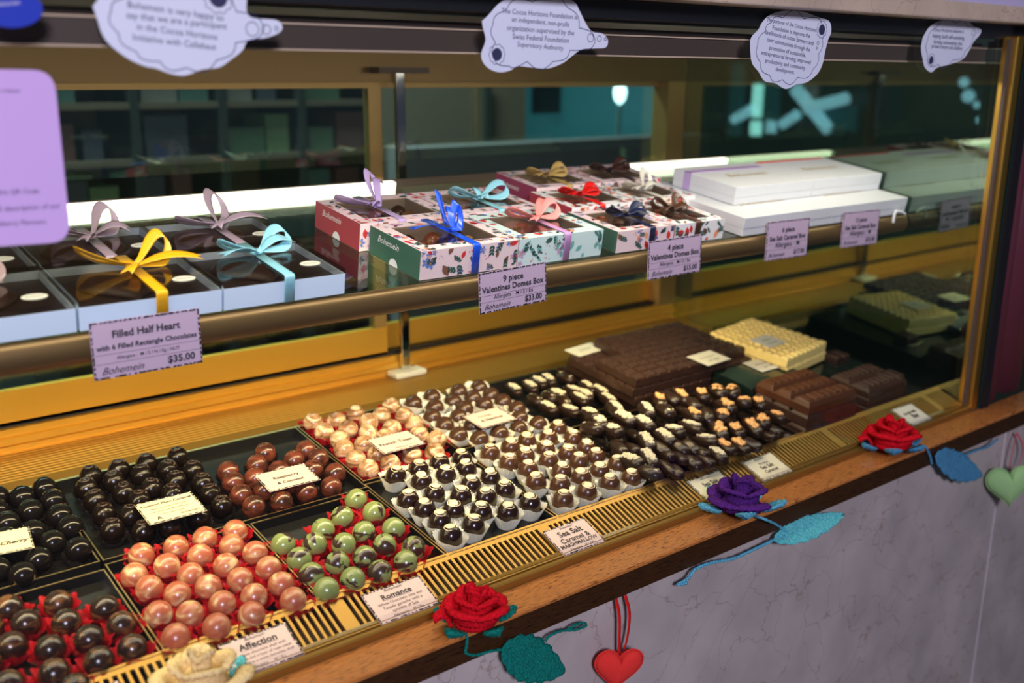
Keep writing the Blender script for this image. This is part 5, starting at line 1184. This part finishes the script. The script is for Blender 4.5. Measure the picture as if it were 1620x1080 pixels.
# stock shelves at y = 2.2
su = empty('stock_shelves'); tag(su, 'dim wall shelving full of stock boxes behind the left rear door', 'shelving')
X0, X1, Y0 = PY(60, 200, 2.2).x, PY(592, 200, 2.2).x, 2.2
zs = [0.18, 0.34, 0.50, 0.66]
bm = bmesh.new()
for z in zs: box(bm, X0, X1, Y0, Y0 + 0.32, z - 0.018, z)
box(bm, X0, X1, Y0 + 0.32, Y0 + 0.34, -0.9, 1.0); obj('shelf_boards', bm, 'shopwall', su)
for i in range(5):
    xx = X0 + (X1 - X0) * i / 4; bm = bmesh.new(); box(bm, xx - 0.012, xx + 0.012, Y0 - 0.004, Y0 + 0.32, -0.95, 1.0); obj('upright', bm, 'shopdark', su)
rng = random.Random(12); n = 0
for zi, z in enumerate(zs):
    xx = X0 + 0.03
    while xx < X1 - 0.12:
        w = rng.uniform(0.05, 0.13); h = rng.uniform(0.07, 0.125); i = rng.randrange(8)
        if any(abs(xx - (X0 + (X1 - X0) * k / 4)) < 0.014 or xx < X0 + (X1 - X0) * k / 4 < xx + w + .012 for k in range(5)): xx += 0.02; continue
        if rng.random() < 0.85:
            bm = bmesh.new(); box(bm, xx, xx + w, Y0 + 0.02, Y0 + 0.18, z + 0.0005, z + h * 0.78); box(bm, xx - .001, xx + w + .001, Y0 + 0.019, Y0 + 0.181, z + h * 0.78, z + h)
            o = obj('stock_box', bm, 'sb%d' % i); tag(o, '%s stock box on the %s shelf board behind the left rear door' % (CN[i], ['lowest', 'second', 'third', 'topmost'][zi]), 'box', 'stock boxes behind the left rear door'); n += 1
        xx += w + rng.uniform(0.006, 0.03)
# brown partition and pillar behind the right door, teal notice board, lamp, back counter
def backrect(name, px0, px1, py0, py1, y, th, mat, label, cat):
    a = PY(px0, py1, y); b = PY(px1, py0, y); bm = bmesh.new(); box(bm, a.x, b.x, y, y + th, a.z, b.z); o = obj(name, bm, mat); tag(o, label, cat); return o
a = PY(600, 300, 2.9); b = PY(832, 100, 2.9)
struct(sbox('wall_partition', a.x, b.x, 2.9, 2.95, -0.95, 2.6, 'shopwall'))
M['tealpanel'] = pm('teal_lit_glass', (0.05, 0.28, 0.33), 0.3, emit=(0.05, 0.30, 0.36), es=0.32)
M['dktealpanel'] = pm('dark_teal_frame', (0.012, 0.05, 0.06), 0.3)
M['winglow'] = pm('daylit_window', (0.2, 0.5, 0.6), 0.3, emit=(0.30, 0.85, 1.0), es=1.3)
M['lampglow'] = pm('white_lamp_glow', (1, 1, 1), 0.3, emit=(0.65, 0.95, 1.0), es=5.0)
M['steelcyan'] = pm('pale_steel', (0.35, 0.65, 0.72), 0.25, 0.6)
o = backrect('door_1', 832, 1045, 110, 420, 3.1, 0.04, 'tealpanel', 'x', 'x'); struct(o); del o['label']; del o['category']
backrect('picture_frame', 845, 888, 118, 180, 3.07, 0.02, 'dktealpanel', 'dark square picture on the teal door behind the case', 'picture')
backrect('picture_frame', 768, 778, 135, 225, 2.87, 0.02, 'shopdark', 'narrow dark hanging strip on the brown partition', 'picture')
backrect('upright_post', 814, 822, 100, 420, 2.95, 0.04, 'goldmatte', 'thin pale post between brown partition and teal door', 'post')
p = PY(981, 146, 2.6); bm = bmesh.new(); lathe(bm, [(0, -0.055), (0.022, -0.035), (0.030, 0.0), (0.022, 0.035), (0, 0.055)], 16); o = obj('wall_lamp', bm, 'lampglow', None, Matrix.Translation(p)); tag(o, 'glowing white lamp seen through the right rear door', 'lamp')
bm = bmesh.new(); box(bm, p.x - .008, p.x + .012, p.y + 0.0, p.y + .01, p.z - 0.20, p.z - 0.056); obj('lamp_stem', bm, 'steelcyan', o, Matrix.Translation(-p))
a = PY(640, 262, 1.9); b = PY(1040, 216, 1.9)
bm = bmesh.new(); box(bm, a.x, b.x + .3, 1.9, 2.0, -0.95, b.z); o = obj('back_counter', bm, 'sb1'); tag(o, 'dim green back counter seen through the right rear door', 'counter')
# beyond the end glass: glowing panes and bars standing in for cyan highlights
M['dimglass'] = pm('dark_shop_window', (0.010, 0.016, 0.016), 0.4)
struct(sbox('window_7', 4.60, 4.63, -0.4, 3.58, -0.95, 2.6, 'dimglass'))
bm = bmesh.new(); xw = 5.9
def onxp(px, py, x): d = ray(px, py); return CAM + d * ((x - CAM.x) / d.x)
def xrect(name, px0, px1, py0, py1, x, mat, label, cat, th=0.03):
    a = onxp(px0, py1, x); b = onxp(px1, py0, x); bm = bmesh.new(); y_0, y_1 = sorted((a.y, b.y)); box(bm, x, x + th, y_0, y_1, min(a.z, b.z), max(a.z, b.z)); o = obj(name, bm, mat); tag(o, label, cat); return o
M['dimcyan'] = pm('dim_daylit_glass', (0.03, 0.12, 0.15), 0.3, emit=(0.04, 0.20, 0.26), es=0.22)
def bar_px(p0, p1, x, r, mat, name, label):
    bm = bmesh.new(); tube(bm, [onxp(*p0, x), onxp(*p1, x)], r, 10); o = obj(name, bm, mat); tag(o, label, 'glowing bar'); return o
M['barglow'] = pm('pale_blue_glow', (0.3, 0.6, 0.7), 0.3, emit=(0.60, 0.84, 1.15), es=1.7)  # emission replaces light falling on the bars; fairy lights share it
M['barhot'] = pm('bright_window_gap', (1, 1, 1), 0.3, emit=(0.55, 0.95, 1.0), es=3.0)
for i, (px0, px1, py0, py1, mt, lb) in enumerate([(1150, 1175, 100, 215, 'dimcyan', 'dim tall pane left of the bright window gap'), (1188, 1203, 133, 185, 'barhot', 'bright narrow window gap beyond the end glass'), (1186, 1200, 192, 214, 'barhot', 'small bright window gap below the tall one'), (1211, 1224, 190, 210, 'barglow', 'small lit pane beside the crossing bars'), (1205, 1232, 120, 190, 'dimcyan', 'dim pane between the bright gap and the crossing bars'), (1300, 1355, 168, 205, 'dimcyan', 'dim cyan pane right of the crossing bars')]):
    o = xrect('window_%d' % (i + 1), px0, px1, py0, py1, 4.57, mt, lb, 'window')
    del o['label']; del o['category']; struct(o)
for i, (a, b, r) in enumerate([((1258, 140), (1312, 205), 0.034), ((1275, 172), (1340, 155), 0.030), ((1236, 198), (1262, 180), 0.026), ((1160, 190), (1190, 172), 0.026)]):
    bar_px(a, b, 4.57 - (0.062 if i == 1 else 0.0), r, 'barglow', 'glowing_bar', ['long falling glowing diagonal bar seen through the end glass', 'rising glowing bar crossing toward the right', 'short glowing bar low left of the crossing', 'short glowing bar beside the bright window gap'][i])
for i, (px, py, r) in enumerate([(1525, 130, 7), (1532, 152, 9), (1545, 166, 5), (1550, 190, 5), (1562, 190, 5), (1567, 140, 8)]):
    p = onxp(px, py, 4.585); bm = bmesh.new(); bmesh.ops.create_uvsphere(bm, u_segments=12, v_segments=8, radius=r * (p - CAM).length / FPX); o = obj('fairy_light', bm, 'barglow', None, Matrix.Translation(p)); tag(o, ['topmost', 'largest', 'middle', 'lower left', 'lower right', 'rightmost'][i] + ' of the glowing lights at far right behind the end glass', 'light', 'glowing lights at far right')
